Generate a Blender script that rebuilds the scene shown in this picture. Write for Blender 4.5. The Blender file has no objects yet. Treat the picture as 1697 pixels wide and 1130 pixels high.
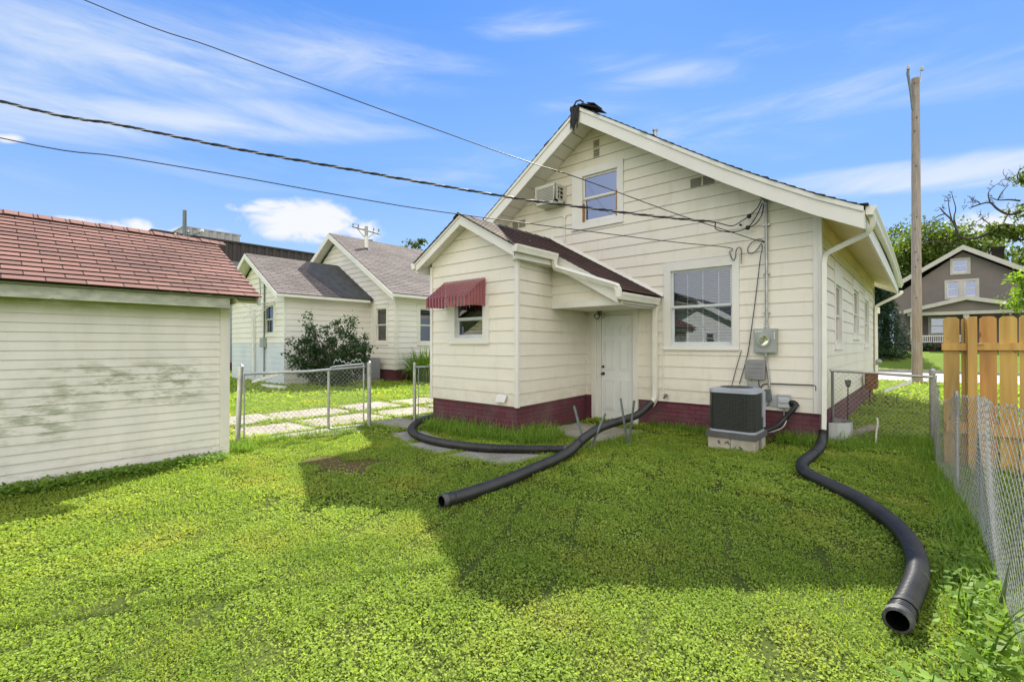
import bpy, math, random
import numpy as np
from mathutils import Vector, Matrix
random.seed(7); rng = np.random.default_rng(11)
sc = bpy.context.scene
COL = sc.collection
R = math.radians

# ---------------------------------------------------------------- camera
YAW, PIT = R(41.20057), R(0.42433)
CAM = Vector((1.139154, -8.076451, 1.472))
Fv = Vector((-math.sin(YAW)*math.cos(PIT), math.cos(YAW)*math.cos(PIT), math.sin(PIT)))
Rv = Vector((math.cos(YAW), math.sin(YAW), 0)); Uv = Rv.cross(Fv)
cd = bpy.data.cameras.new("camera"); cam = bpy.data.objects.new("camera", cd); COL.objects.link(cam)
cd.sensor_fit = 'HORIZONTAL'; cd.sensor_width = 36; cd.lens = 36*780.65/1697
cd.clip_start = .05; cd.clip_end = 2000
M = Matrix.Identity(4)
for i in range(3): M[i][0] = Rv[i]; M[i][1] = Uv[i]; M[i][2] = -Fv[i]; M[i][3] = CAM[i]
cam.matrix_world = M
sc.camera = cam
# ---------------------------------------------------------------- sun and exposure
SUN = Vector((-.483, .933, 1.0)).normalized()
ld = bpy.data.lights.new("sun", 'SUN'); ld.energy = 3.7; ld.angle = R(.53); ld.color = (1, .95, .86)
lo = bpy.data.objects.new("sun", ld); COL.objects.link(lo)
lo.rotation_euler = SUN.to_track_quat('Z', 'Y').to_euler(); lo.location = (0, 0, 30)
sc.view_settings.view_transform = 'Standard'; sc.view_settings.look = 'None'
sc.view_settings.exposure = 1.42; sc.view_settings.gamma = 1.0; sc.view_settings.use_curve_mapping = False
# ---------------------------------------------------------------- world
wd = bpy.data.worlds.new("World"); sc.world = wd; wd.use_nodes = True
wt = wd.node_tree; wn = wt.nodes; wl = wt.links
wn.clear()
def WN(t, **k):
    n = wn.new(t)
    for a, b in k.items(): setattr(n, a, b)
    return n
def wmath(op, a, b=None, c=None, clamp=False):
    n = WN('ShaderNodeMath', operation=op, use_clamp=clamp)
    for i, v in enumerate((a, b, c)):
        if v is None: continue
        if isinstance(v, (int, float)): n.inputs[i].default_value = v
        else: wl.new(v, n.inputs[i])
    return n.outputs[0]
def wvec(op, a, b=None):
    n = WN('ShaderNodeVectorMath', operation=op)
    for i, v in enumerate((a, b)):
        if v is None: continue
        if isinstance(v, (tuple, Vector)): n.inputs[i].default_value = tuple(v)
        else: wl.new(v, n.inputs[i])
    return n.outputs['Value'] if op in ('DOT_PRODUCT', 'LENGTH', 'DISTANCE') else n.outputs['Vector']
sky = WN('ShaderNodeTexSky', sky_type='NISHITA', sun_disc=False)
sky.sun_elevation = math.asin(SUN.z); sky.sun_rotation = math.atan2(SUN.x, SUN.y)
sky.air_density = 1.0; sky.dust_density = .3; sky.ozone_density = 2.0; sky.altitude = 100
tc = WN('ShaderNodeTexCoord'); D = wvec('NORMALIZE', tc.outputs['Generated'])
sep = WN('ShaderNodeSeparateXYZ'); wl.new(D, sep.inputs[0])
def wdir(px, py): return (Fv + Rv*((px-848.5)/780.65) - Uv*((py-565)/780.65)).normalized()
def fall(px, py, hw, hh, tilt, strength):
    """soft ellipse at a fixed direction of the sky"""
    c = wdir(px, py); a = wdir(px+math.cos(tilt)*20, py-math.sin(tilt)*20)-c
    a = (a-c*a.dot(c)).normalized(); b = c.cross(a) if c.cross(a).z > 0 else -c.cross(a)
    k = 780.65*math.sqrt(1+((px-848.5)**2+(py-565)**2)/780.65**2)
    d = wvec('SUBTRACT', D, c)
    u = wmath('DIVIDE', wvec('DOT_PRODUCT', d, a), hw/k); v = wmath('DIVIDE', wvec('DOT_PRODUCT', d, b), hh/k)
    r2 = wmath('ADD', wmath('MULTIPLY', u, u), wmath('MULTIPLY', v, v))
    return wmath('MULTIPLY', wmath('SUBTRACT', 1.0, r2, clamp=True), strength)
def cloud(noise, lst, thr, soft, gain, seed, detail, scale):
    tot = None
    for a in lst:
        o = fall(*a); tot = o if tot is None else wmath('MAXIMUM', tot, o)
    mp = WN('ShaderNodeMapping'); mp.inputs['Scale'].default_value = scale; mp.inputs['Rotation'].default_value = noise; mp.inputs['Location'].default_value = (seed, seed, 0)
    wl.new(D, mp.inputs[0])
    nz = WN('ShaderNodeTexNoise'); nz.inputs['Scale'].default_value = 1; nz.inputs['Detail'].default_value = detail; nz.inputs['Roughness'].default_value = .6; nz.inputs['Distortion'].default_value = .5
    wl.new(mp.outputs[0], nz.inputs['Vector'])
    s = wmath('ADD', nz.outputs['Fac'], wmath('MULTIPLY', wmath('SUBTRACT', tot, .5), gain))
    m = WN('ShaderNodeMapRange', interpolation_type='SMOOTHSTEP'); wl.new(s, m.inputs[0])
    m.inputs[1].default_value = thr; m.inputs[2].default_value = thr+soft
    return wmath('MULTIPLY', m.outputs[0], wmath('MINIMUM', wmath('MULTIPLY', tot, 1.6), 1.0))
cir = [(120, 85, 560, 170, -.12, .75), (300, 195, 560, 70, -.05, .8), (560, 90, 380, 80, -.16, .62), (905, 42, 200, 36, .05, .62),
       (1085, 112, 260, 46, -.08, .62), (1000, 165, 200, 40, .05, .5), (1440, 160, 620, 66, .19, .62), (1600, 285, 460, 44, .09, .95),
       (1180, 235, 480, 90, .15, .45), (800, 285, 380, 80, 0, .45), (820, 350, 380, 50, .12, .5), (420, 290, 700, 80, 0, .4), (1340, 60, 620, 90, .1, .36)]
tot = cloud((.12, .05, -YAW), cir, .37, .55, .62, 2.0, 9, (3.2, 3.2, 19))
cum = [(505, 366, 135, 52, 0, 1), (440, 343, 80, 20, 0, .85), (585, 385, 90, 34, 0, .75), (215, 380, 90, 30, 0, .85), (115, 370, 85, 22, 0, .85), (320, 388, 80, 24, 0, .8), (1655, 385, 120, 70, 0, .8), (10, 228, 36, 14, 0, .7)]
ct = cloud((0, 0, 0), cum, .46, .30, .62, 5.0, 9, (13, 13, 24))
bk = WN('ShaderNodeMapRange', interpolation_type='SMOOTHSTEP'); wl.new(wvec('DOT_PRODUCT', D, Vector((-Fv.x, -Fv.y, .25)).normalized()), bk.inputs[0])  # added bright sky behind the camera, unseen fill for the shaded sides
bk.inputs[1].default_value = -.1; bk.inputs[2].default_value = .75; bk.inputs[4].default_value = .85
# pale haze low over the horizon
tint = WN('ShaderNodeMix', data_type='RGBA', blend_type='MULTIPLY'); tint.inputs[0].default_value = 1
wl.new(sky.outputs[0], tint.inputs[6]); tint.inputs[7].default_value = (.62, .88, 1.12, 1)
def wmix(f, a, col):
    n = WN('ShaderNodeMix', data_type='RGBA')
    if isinstance(f, float): n.inputs[0].default_value = f
    else: wl.new(f, n.inputs[0])
    wl.new(a, n.inputs[6])
    if isinstance(col, tuple): n.inputs[7].default_value = col
    else: wl.new(col, n.inputs[7])
    return n.outputs[2]
rp = WN('ShaderNodeValToRGB'); wl.new(sep.outputs[2], rp.inputs[0]); cr = rp.color_ramp; cr.interpolation = 'EASE'
cr.elements[0].position = 0.0; cr.elements[0].color = (.56, .70, .95, 1); cr.elements[1].position = .62; cr.elements[1].color = (.105, .325, .93, 1)
for p_, c_ in ((.14, (.42, .62, .96, 1)), (.34, (.245, .48, .95, 1))):
    e_ = cr.elements.new(p_); e_.color = c_
sc5 = WN('ShaderNodeMix', data_type='RGBA', blend_type='MULTIPLY'); sc5.inputs[0].default_value = 1; wl.new(rp.outputs[0], sc5.inputs[6]); sc5.inputs[7].default_value = (4.25, 4.25, 4.3, 1)
sc5.clamp_result = False
c1 = wmix(.86, tint.outputs[2], sc5.outputs[2])
c2 = wmix(wmath('MULTIPLY', tot, .85), c1, (3.5, 3.85, 4.35, 1))
c2 = wmix(bk.outputs[0], c2, (9.5, 9.0, 8.2, 1))
c3 = wmix(ct, c2, (4.1, 4.2, 4.35, 1))
bg = WN('ShaderNodeBackground'); bg.inputs[1].default_value = .085; wl.new(c3, bg.inputs[0])
wo = WN('ShaderNodeOutputWorld'); wl.new(bg.outputs[0], wo.inputs[0])

# ---------------------------------------------------------------- materials
def mat(name, c1, c2=None, ns=3., rough=.6, metal=0., bump=0., bs=60., stretch=(1, 1, 1), spec=.5, lo_=.35, hi_=.65, detail=4., rnd=False, coat=0):
    m = bpy.data.materials.new(name); m.use_nodes = True; t = m.node_tree; n = t.nodes; l = t.links
    p = n['Principled BSDF']; p.inputs['Roughness'].default_value = rough; p.inputs['Metallic'].default_value = metal
    p.inputs['Specular IOR Level'].default_value = spec
    p.inputs['Base Color'].default_value = (*c1, 1)
    tc = n.new('ShaderNodeTexCoord'); mp = n.new('ShaderNodeMapping'); mp.inputs['Scale'].default_value = stretch
    l.new(tc.outputs['Object'], mp.inputs[0])
    if c2:
        if rnd:
            at = n.new('ShaderNodeAttribute'); at.attribute_name = 'rnd'; f = at.outputs['Fac']
        else:
            nz = n.new('ShaderNodeTexNoise'); nz.inputs['Scale'].default_value = ns; nz.inputs['Detail'].default_value = detail
            l.new(mp.outputs[0], nz.inputs[0]); f = nz.outputs['Fac']
        mr = n.new('ShaderNodeMapRange'); l.new(f, mr.inputs[0]); mr.inputs[1].default_value = 0 if rnd else lo_; mr.inputs[2].default_value = 1 if rnd else hi_
        mx = n.new('ShaderNodeMix'); mx.data_type = 'RGBA'; l.new(mr.outputs[0], mx.inputs[0])
        mx.inputs[6].default_value = (*c1, 1); mx.inputs[7].default_value = (*c2, 1); l.new(mx.outputs[2], p.inputs['Base Color'])
        m['mix'] = mx.name
    if bump:
        nb = n.new('ShaderNodeTexNoise'); nb.inputs['Scale'].default_value = bs; nb.inputs['Detail'].default_value = 4
        l.new(mp.outputs[0], nb.inputs[0]); bp = n.new('ShaderNodeBump'); bp.inputs['Strength'].default_value = bump; bp.inputs['Distance'].default_value = .01
        l.new(nb.outputs['Fac'], bp.inputs['Height']); l.new(bp.outputs[0], p.inputs['Normal'])
    return m
def overlay(m, col, ns, lo_, hi_, stretch=(1, 1, 1), amount=1., seed=0., zfade=None, box=None):
    """a patch of dirt, moss or painted light mixed over the base colour; zfade=(z_full, z_none) keeps it low"""
    t = m.node_tree; n = t.nodes; l = t.links; p = n['Principled BSDF']
    tc = n.new('ShaderNodeTexCoord'); mp = n.new('ShaderNodeMapping'); mp.inputs['Scale'].default_value = stretch; mp.inputs['Location'].default_value = (seed, seed, seed)
    l.new(tc.outputs['Object'], mp.inputs[0])
    nz = n.new('ShaderNodeTexNoise'); nz.inputs['Scale'].default_value = ns; nz.inputs['Detail'].default_value = 7; nz.inputs['Roughness'].default_value = .65; l.new(mp.outputs[0], nz.inputs[0])
    mr = n.new('ShaderNodeMapRange'); l.new(nz.outputs['Fac'], mr.inputs[0]); mr.inputs[1].default_value = lo_; mr.inputs[2].default_value = hi_; mr.inputs[4].default_value = amount
    f = mr.outputs[0]
    sp = n.new('ShaderNodeSeparateXYZ'); l.new(tc.outputs['Object'], sp.inputs[0])
    lims = []
    if zfade: lims.append((2, zfade[1], zfade[0]))
    if box:
        for ax, a0, a1, a2, a3 in box: lims += [(ax, a0, a1), (ax, a3, a2)]
    for ax, a, b in lims:
        r2 = n.new('ShaderNodeMapRange'); r2.interpolation_type = 'SMOOTHSTEP'; l.new(sp.outputs[ax], r2.inputs[0]); r2.inputs[1].default_value = a; r2.inputs[2].default_value = b
        mm = n.new('ShaderNodeMath'); mm.operation = 'MULTIPLY'; l.new(f, mm.inputs[0]); l.new(r2.outputs[0], mm.inputs[1]); f = mm.outputs[0]
    mx = n.new('ShaderNodeMix'); mx.data_type = 'RGBA'; l.new(f, mx.inputs[0]); mx.inputs[7].default_value = (*col, 1)
    bc = p.inputs['Base Color']
    if bc.links: l.new(bc.links[0].from_socket, mx.inputs[6])
    else: mx.inputs[6].default_value = bc.default_value[:]
    l.new(mx.outputs[2], bc)
    return m
def brickmat(name, c1, c2, mortar, bw, bh, ms, rough=.8, bump=.3, bias=0., uv=True, off=.5, nz=.0):
    m = bpy.data.materials.new(name); m.use_nodes = True; t = m.node_tree; n = t.nodes; l = t.links; p = n['Principled BSDF']
    p.inputs['Roughness'].default_value = rough; p.inputs['Specular IOR Level'].default_value = .3
    tc = n.new('ShaderNodeTexCoord'); b = n.new('ShaderNodeTexBrick'); l.new(tc.outputs['UV'], b.inputs[0])
    b.inputs['Color1'].default_value = (*c1, 1); b.inputs['Color2'].default_value = (*c2, 1); b.inputs['Mortar'].default_value = (*mortar, 1)
    b.inputs['Scale'].default_value = 1; b.inputs['Mortar Size'].default_value = ms; b.inputs['Brick Width'].default_value = bw; b.inputs['Row Height'].default_value = bh
    b.inputs['Mortar Smooth'].default_value = .1; b.inputs['Bias'].default_value = bias; b.offset = off
    n1 = n.new('ShaderNodeTexNoise'); n1.inputs['Scale'].default_value = 1.1; n1.inputs['Detail'].default_value = 6; l.new(tc.outputs['Object'], n1.inputs[0])
    n2 = n.new('ShaderNodeTexNoise'); n2.inputs['Scale'].default_value = 160; l.new(tc.outputs['Object'], n2.inputs[0])
    a = n.new('ShaderNodeMath'); a.operation = 'ADD'; l.new(n1.outputs['Fac'], a.inputs[0]); l.new(n2.outputs['Fac'], a.inputs[1])
    mr = n.new('ShaderNodeMapRange'); l.new(a.outputs[0], mr.inputs[0]); mr.inputs[1].default_value = .6; mr.inputs[2].default_value = 1.4; mr.inputs[3].default_value = 1-.3; mr.inputs[4].default_value = 1.3
    mx = n.new('ShaderNodeMix'); mx.data_type = 'RGBA'; mx.blend_type = 'MULTIPLY'; mx.inputs[0].default_value = 1
    l.new(b.outputs['Color'], mx.inputs[6]); l.new(mr.outputs[0], mx.inputs[7]); l.new(mx.outputs[2], p.inputs['Base Color'])
    h = n.new('ShaderNodeMath'); h.operation = 'MULTIPLY_ADD'; l.new(b.outputs['Fac'], h.inputs[0]); h.inputs[1].default_value = -1; l.new(n2.outputs['Fac'], h.inputs[2])
    bp = n.new('ShaderNodeBump'); bp.inputs['Strength'].default_value = bump; bp.inputs['Distance'].default_value = .006; l.new(h.outputs[0], bp.inputs['Height']); l.new(bp.outputs[0], p.inputs['Normal'])
    return m
def glassmat(name, tint=(1, 1, 1), refl=1.0, gcol=(1, 1, 1)):
    m = bpy.data.materials.new(name); m.use_nodes = True; t = m.node_tree; n = t.nodes; l = t.links; n.clear()
    tr = n.new('ShaderNodeBsdfTransparent'); tr.inputs[0].default_value = (*tint, 1)
    g = n.new('ShaderNodeBsdfGlossy'); g.inputs['Roughness'].default_value = .015
    tcn = n.new('ShaderNodeTexCoord'); nz = n.new('ShaderNodeTexNoise'); nz.inputs['Scale'].default_value = 2.2; l.new(tcn.outputs['Object'], nz.inputs[0])
    bp = n.new('ShaderNodeBump'); bp.inputs['Strength'].default_value = .05; bp.inputs['Distance'].default_value = .01; l.new(nz.outputs['Fac'], bp.inputs['Height']); l.new(bp.outputs[0], g.inputs['Normal']); g.inputs[0].default_value = (*gcol, 1)
    f = n.new('ShaderNodeFresnel'); f.inputs[0].default_value = 1.52
    mm = n.new('ShaderNodeMath'); mm.operation = 'MULTIPLY_ADD'; l.new(f.outputs[0], mm.inputs[0]); mm.inputs[1].default_value = 1.2*refl; mm.inputs[2].default_value = .07*refl; mm.use_clamp = True
    mx = n.new('ShaderNodeMixShader'); l.new(mm.outputs[0], mx.inputs[0]); l.new(tr.outputs[0], mx.inputs[1]); l.new(g.outputs[0], mx.inputs[2])
    o = n.new('ShaderNodeOutputMaterial'); l.new(mx.outputs[0], o.inputs[0]); return m
def leafmat(name, c1, c2, trans=.4, c3=None, rough=.5, ns=.35, spec=.35, c3w=.5):
    m = bpy.data.materials.new(name); m.use_nodes = True; t = m.node_tree; n = t.nodes; l = t.links; p = n['Principled BSDF']
    p.inputs['Roughness'].default_value = rough; p.inputs['Specular IOR Level'].default_value = spec
    at = n.new('ShaderNodeAttribute'); at.attribute_name = 'rnd'
    mx = n.new('ShaderNodeMix'); mx.data_type = 'RGBA'; l.new(at.outputs['Fac'], mx.inputs[0]); mx.inputs[6].default_value = (*c1, 1); mx.inputs[7].default_value = (*c2, 1)
    out = mx.outputs[2]
    if c3:
        tc = n.new('ShaderNodeTexCoord'); nz = n.new('ShaderNodeTexNoise'); nz.inputs['Scale'].default_value = ns; nz.inputs['Detail'].default_value = 5; l.new(tc.outputs['Object'], nz.inputs[0])
        mr = n.new('ShaderNodeMapRange'); l.new(nz.outputs['Fac'], mr.inputs[0]); mr.inputs[1].default_value = .52; mr.inputs[2].default_value = .7; mr.inputs[4].default_value = c3w
        m2 = n.new('ShaderNodeMix'); m2.data_type = 'RGBA'; l.new(mr.outputs[0], m2.inputs[0]); l.new(out, m2.inputs[6]); m2.inputs[7].default_value = (*c3, 1); out = m2.outputs[2]
    l.new(out, p.inputs['Base Color'])
    tr = n.new('ShaderNodeBsdfTranslucent'); g = n.new('ShaderNodeMix'); g.data_type = 'RGBA'; g.blend_type = 'MULTIPLY'; g.inputs[0].default_value = 1
    l.new(out, g.inputs[6]); g.inputs[7].default_value = (1.5, 1.5, .6, 1); l.new(g.outputs[2], tr.inputs[0])
    s = n.new('ShaderNodeMixShader'); s.inputs[0].default_value = trans; l.new(p.outputs[0], s.inputs[1]); l.new(tr.outputs[0], s.inputs[2])
    l.new(s.outputs[0], n['Material Output'].inputs[0]); return m

CREAM = (.78, .735, .63)
mt = {}
mt['siding'] = mat('cream_siding', CREAM, (.75, .715, .63), ns=1.4, rough=.42, bump=.05, bs=90, stretch=(1, 1, 5), spec=.35)
overlay(mt['siding'], (.50, .46, .33), 1.3, .52, .8, stretch=(1, 1, .5), amount=.45, seed=3)
overlay(mt['siding'], (.40, .35, .24), 9, .55, .85, stretch=(1, 1, .15), amount=.32, seed=9)
overlay(mt['siding'], (.42, .36, .27), 3.5, .35, .8, stretch=(1, 1, 2), amount=.5, seed=19, zfade=(.48, .95))
overlay(mt['siding'], (.56, .50, .32), .7, .35, .7, amount=.45, seed=29, zfade=(5.2, 3.2))  # warm bounce light painted into the upper gable colour
mt['trim'] = mat('white_trim_paint', (.75, .735, .69), (.69, .675, .62), ns=2, rough=.45, bump=.04, bs=40)
overlay(mt['trim'], (.42, .40, .33), 4, .58, .85, stretch=(1, 1, .5), amount=.4, seed=5)
mt['soffit'] = mat('warm_bounce_soffit', (.80, .69, .47), (.74, .62, .41), ns=1.2, rough=.6)  # golden bounce light put into the eave soffit and frieze colour
mt['gutter'] = mat('white_gutter_metal', (.78, .77, .70), (.72, .70, .62), ns=4, rough=.3)
mt['garage'] = mat('garage_siding', (.77, .735, .66), (.71, .685, .62), ns=2, rough=.5, bump=.05, bs=70)
overlay(mt['garage'], (.20, .22, .09), 7.5, .45, .60, stretch=(1, .55, 1.6), amount=.78, seed=12.0, box=[(2, .60, .95, 1.1, 1.4), (1, .0, .7, 1.5, 2.0)])
overlay(mt['garage'], (.22, .25, .12), 6.5, .45, .60, stretch=(1, .6, 2.0), amount=.75, seed=2.0, box=[(2, .30, .62, .8, 1.1), (1, -1.4, -.8, .3, .8)])
overlay(mt['garage'], (.38, .36, .27), 2.0, .45, .75, stretch=(1, 1, .3), amount=.35, seed=22.0)
overlay(mt['garage'], (.26, .24, .17), 14, .56, .72, stretch=(1, .5, 2), amount=.5, seed=32.0, zfade=(.0, .55))
overlay(mt['garage'], (.42, .38, .28), 5.0, .45, .8, stretch=(1, 1, 3), amount=.55, seed=8.0, zfade=(.05, .5))
overlay(mt['garage'], (.36, .41, .12), 3.0, .2, .5, stretch=(1, 1, 2), amount=.85, seed=4.0, zfade=(1.95, 1.72))  # algae, plus green-yellow bounce light painted in below the eave
mt['fascia_old'] = mat('peeling_fascia_paint', (.60, .61, .52), (.42, .43, .36), ns=7, rough=.7, stretch=(1, 1, 2.5), bump=.25, bs=30)
overlay(mt['fascia_old'], (.07, .07, .06), 4.5, .60, .68, stretch=(1, 1, 3), amount=.9, seed=6)
overlay(mt['fascia_old'], (.22, .25, .12), 9, .55, .75, stretch=(1, 1, 4), amount=.5, seed=1)
mt['brick'] = brickmat('painted_foundation_brick', (.165, .040, .060), (.115, .040, .052), (.075, .027, .036), .21, .072, .006, rough=.6, bump=.7)
overlay(mt['brick'], (.16, .12, .115), 1.5, .48, .7, amount=.6, seed=3); overlay(mt['brick'], (.26, .22, .20), 14, .66, .74, stretch=(.4, .4, 1), amount=.4, seed=8); overlay(mt['brick'], (.10, .08, .055), 3, .3, .7, amount=.7, seed=5, zfade=(.0, .14))
mt['shing_red'] = brickmat('red_shingle', (.265, .140, .112), (.175, .098, .080), (.035, .018, .016), .305, .1265, .0055, rough=.95, bump=.6)
mt['shing_brown'] = brickmat('brown_shingle', (.10, .055, .048), (.07, .04, .036), (.022, .014, .013), .31, .127, .004, rough=.95, bump=.5)
mt['shing_tan'] = brickmat('tan_shingle', (.30, .25, .20), (.22, .18, .15), (.07, .055, .05), .31, .14, .010, rough=.95, bump=.5)
mt['shing_n'] = brickmat('weathered_shingle', (.215, .185, .168), (.145, .125, .113), (.06, .045, .04), .6, .15, .012, rough=.95, bump=.5)
mt['shing_dark'] = mat('dark_roofing_patch', (.045, .05, .05), (.075, .08, .082), ns=4, rough=.9, bump=.3, bs=60)
mt['shing_gray'] = brickmat('gray_shingle', (.09, .09, .095), (.06, .06, .065), (.03, .03, .03), .31, .14, .01, rough=.95)
mt['ntrim'] = mat('neighbour_white_paint', (.77, .76, .68), (.70, .69, .61), ns=1.2, rough=.55)
mt['nsiding'] = mat('neighbour_white_siding', (.80, .775, .70), (.74, .71, .63), ns=.8, rough=.55, bump=.03)
mt['nblue'] = mat('pale_blue_block', (.56, .62, .66), (.64, .68, .70), ns=1.3, rough=.7)
mt['bluegray'] = mat('bluegray_siding', (.38, .40, .44), (.33, .35, .39), ns=1, rough=.6)
mt['taupe'] = mat('taupe_siding', (.20, .172, .152), (.175, .15, .135), ns=1, rough=.7)
mt['greige'] = mat('greige_trim', (.52, .50, .44), (.46, .44, .38), ns=2, rough=.6)
mt['door'] = mat('white_steel_door', (.74, .76, .75), (.69, .72, .70), ns=1.5, rough=.35)
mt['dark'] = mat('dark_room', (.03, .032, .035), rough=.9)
mt['room'] = mat('dim_room', (.16, .16, .15), (.06, .06, .06), ns=3, rough=.9)
mt['screen'] = mat('window_screen', (.10, .105, .105), rough=.7)
mt['sash'] = mat('gray_white_sash', (.60, .64, .66), (.54, .58, .60), ns=3, rough=.4)
mt['blind'] = mat('white_blind', (.66, .66, .60), rough=.5)
mt['glass'] = glassmat('window_glass'); mt['glass_hi'] = glassmat('reflective_glass', (.75, .8, .85), 1.5, (.80, .85, .95)); mt['glass_sky'] = glassmat('sky_tinted_glass', (.6, .65, .75), 3.6, (.45, .52, .72))  # glass_sky: blue sky reflection put into the gloss tint
mt['galv'] = mat('galvanized_steel', (.47, .48, .47), (.34, .35, .34), ns=9, rough=.42, metal=.75, bump=.05, bs=120)
mt['wire'] = mat('galvanized_wire', (.50, .50, .47), (.33, .335, .32), ns=20, rough=.45, metal=.4)
mt['rust'] = mat('rusty_steel', (.25, .10, .04), (.12, .06, .03), ns=20, rough=.9)
mt['pipe'] = mat('black_corrugated_plastic', (.018, .019, .021), (.032, .032, .031), ns=5, rough=.38, spec=.5)
overlay(mt['pipe'], (.10, .095, .07), 7, .62, .85, amount=.5, seed=3)
mt['hollow'] = mat('hollow_shade_black', (.004, .004, .004), rough=.9, spec=.05); mt['piperim'] = mat('gray_rim_plastic', (.11, .11, .105), (.03, .03, .03), ns=25, rough=.6); mt['black'] = mat('black_rubber', (.012, .012, .013), rough=.5)  # hollow: shade inside the pipe painted near black; piperim: paler gray rim
mt['tar'] = mat('torn_black_tar_paper', (.015, .015, .016), (.03, .03, .03), ns=30, rough=.8, bump=.6, bs=80)
mt['steel_dk'] = mat('gray_green_stake_paint', (.12, .145, .14), (.17, .19, .18), ns=14, rough=.5, metal=.3)
mt['meter'] = mat('gray_meter_box', (.33, .36, .34), (.29, .32, .30), ns=6, rough=.45)
mt['tbox'] = mat('gray_plastic_box', (.26, .26, .26), (.22, .22, .225), ns=5, rough=.5)
mt['ltgray'] = mat('light_gray_box', (.52, .56, .57), (.47, .50, .52), ns=6, rough=.5)
mt['acdark'] = mat('condenser_coil', (.016, .019, .017), (.03, .033, .03), ns=12, rough=.6)
mt['padgray'] = mat('dark_gray_pad', (.11, .11, .105), (.085, .085, .08), ns=6, rough=.8); mt['acwire'] = mat('condenser_grille', (.065, .075, .065), rough=.4)
mt['actop'] = mat('condenser_painted_top', (.40, .43, .50), (.34, .37, .42), ns=4, rough=.4)
mt['concrete'] = mat('old_concrete', (.33, .31, .27), (.24, .225, .19), ns=3.5, rough=.9, bump=.4, bs=50, detail=8)
overlay(mt['concrete'], (.14, .13, .10), 2.2, .5, .75, amount=.5, seed=2)
mt['block'] = mat('concrete_block', (.47, .43, .36), (.36, .33, .27), ns=5, rough=.9, bump=.5, bs=70)
mt['slab'] = mat('driveway_slab', (.37, .325, .265), (.27, .24, .20), ns=2.0, rough=.9, bump=.3, bs=40, detail=8)
overlay(mt['slab'], (.2, .19, .14), 1.6, .55, .8, amount=.5, seed=7)
mt['street'] = mat('street_concrete', (.44, .42, .39), (.38, .36, .34), ns=.8, rough=.9)
mt['awning'] = mat('maroon_awning_paint', (.33, .095, .115), (.27, .07, .09), ns=5, rough=.35)
mt['awning2'] = mat('maroon_awning_groove_shade', (.14, .03, .042), (.11, .024, .034), ns=5, rough=.4)  # shading between the ribs put into a darker copy of the maroon
mt['cedar'] = mat('cedar_board', (.64, .39, .10), (.46, .245, .06), ns=1.6, rough=.6, stretch=(9, 3, .8), bump=.12, bs=18, lo_=.3, hi_=.7, detail=8)
overlay(mt['cedar'], (.14, .055, .02), 3.4, .66, .72, stretch=(2.0, 1, 1.3), amount=.8, seed=15)
overlay(mt['cedar'], (.36, .28, .10), 1.2, .5, .75, amount=.4, seed=5)
for k_, (f1, f2) in enumerate((((.62, .40, .10), (.42, .24, .05)), ((.58, .31, .085), (.36, .165, .04)), ((.52, .33, .09), (.34, .20, .05)))):
    mt['cedar%d' % k_] = mat('cedar_board_tone', f1, f2, ns=1.5, rough=.6, stretch=(9, 3, .7+.2*k_), bump=.15, bs=18, lo_=.3, hi_=.7, detail=8)
    overlay(mt['cedar%d' % k_], (.15, .06, .02), 4.2, .62, .66, stretch=(2.0, 1, 1.3), amount=.85, seed=3.1+7*k_)
    overlay(mt['cedar%d' % k_], (.30, .27, .16), 2.4, .55, .8, stretch=(3, 1, .5), amount=.45, seed=1.5+5*k_)
mt['pole'] = mat('weathered_pole_wood', (.37, .315, .275), (.25, .21, .185), ns=6, rough=.9, stretch=(5, 5, .35), bump=.5, bs=30)
overlay(mt['pole'], (.30, .15, .08), 1, .4, .6, amount=.6, seed=0, zfade=(.3, 5))
mt['bark'] = mat('bark', (.075, .06, .045), (.04, .033, .026), ns=4, rough=.95, bump=.5, bs=8)
mt['white'] = mat('white_plastic', (.75, .75, .72), rough=.4)
mt['acwin'] = mat('cream_appliance_case', (.55, .54, .46), (.48, .47, .40), ns=4, rough=.45)
mt['louv'] = mat('beige_vent', (.50, .47, .35), rough=.6)
mt['metalbrown'] = mat('brown_corrugated_metal', (.050, .038, .034), (.042, .032, .029), ns=.3, rough=.6)
mt['metalgray'] = mat('gray_corrugated_metal', (.42, .42, .39), (.36, .36, .34), ns=.3, rough=.6)
mt['brass'] = mat('tarnished_knob', (.10, .085, .06), rough=.35, metal=.9)
mt['wood_raw'] = mat('raw_window_wood', (.42, .21, .10), (.35, .17, .09), ns=8, rough=.7)
mt['lampglass'] = glassmat('lamp_glass', (.8, .82, .75), 1.5)
mt['plank'] = mat('weathered_plank', (.33, .27, .19), (.22, .18, .12), ns=6, rough=.9, stretch=(1, 5, 5))

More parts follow.
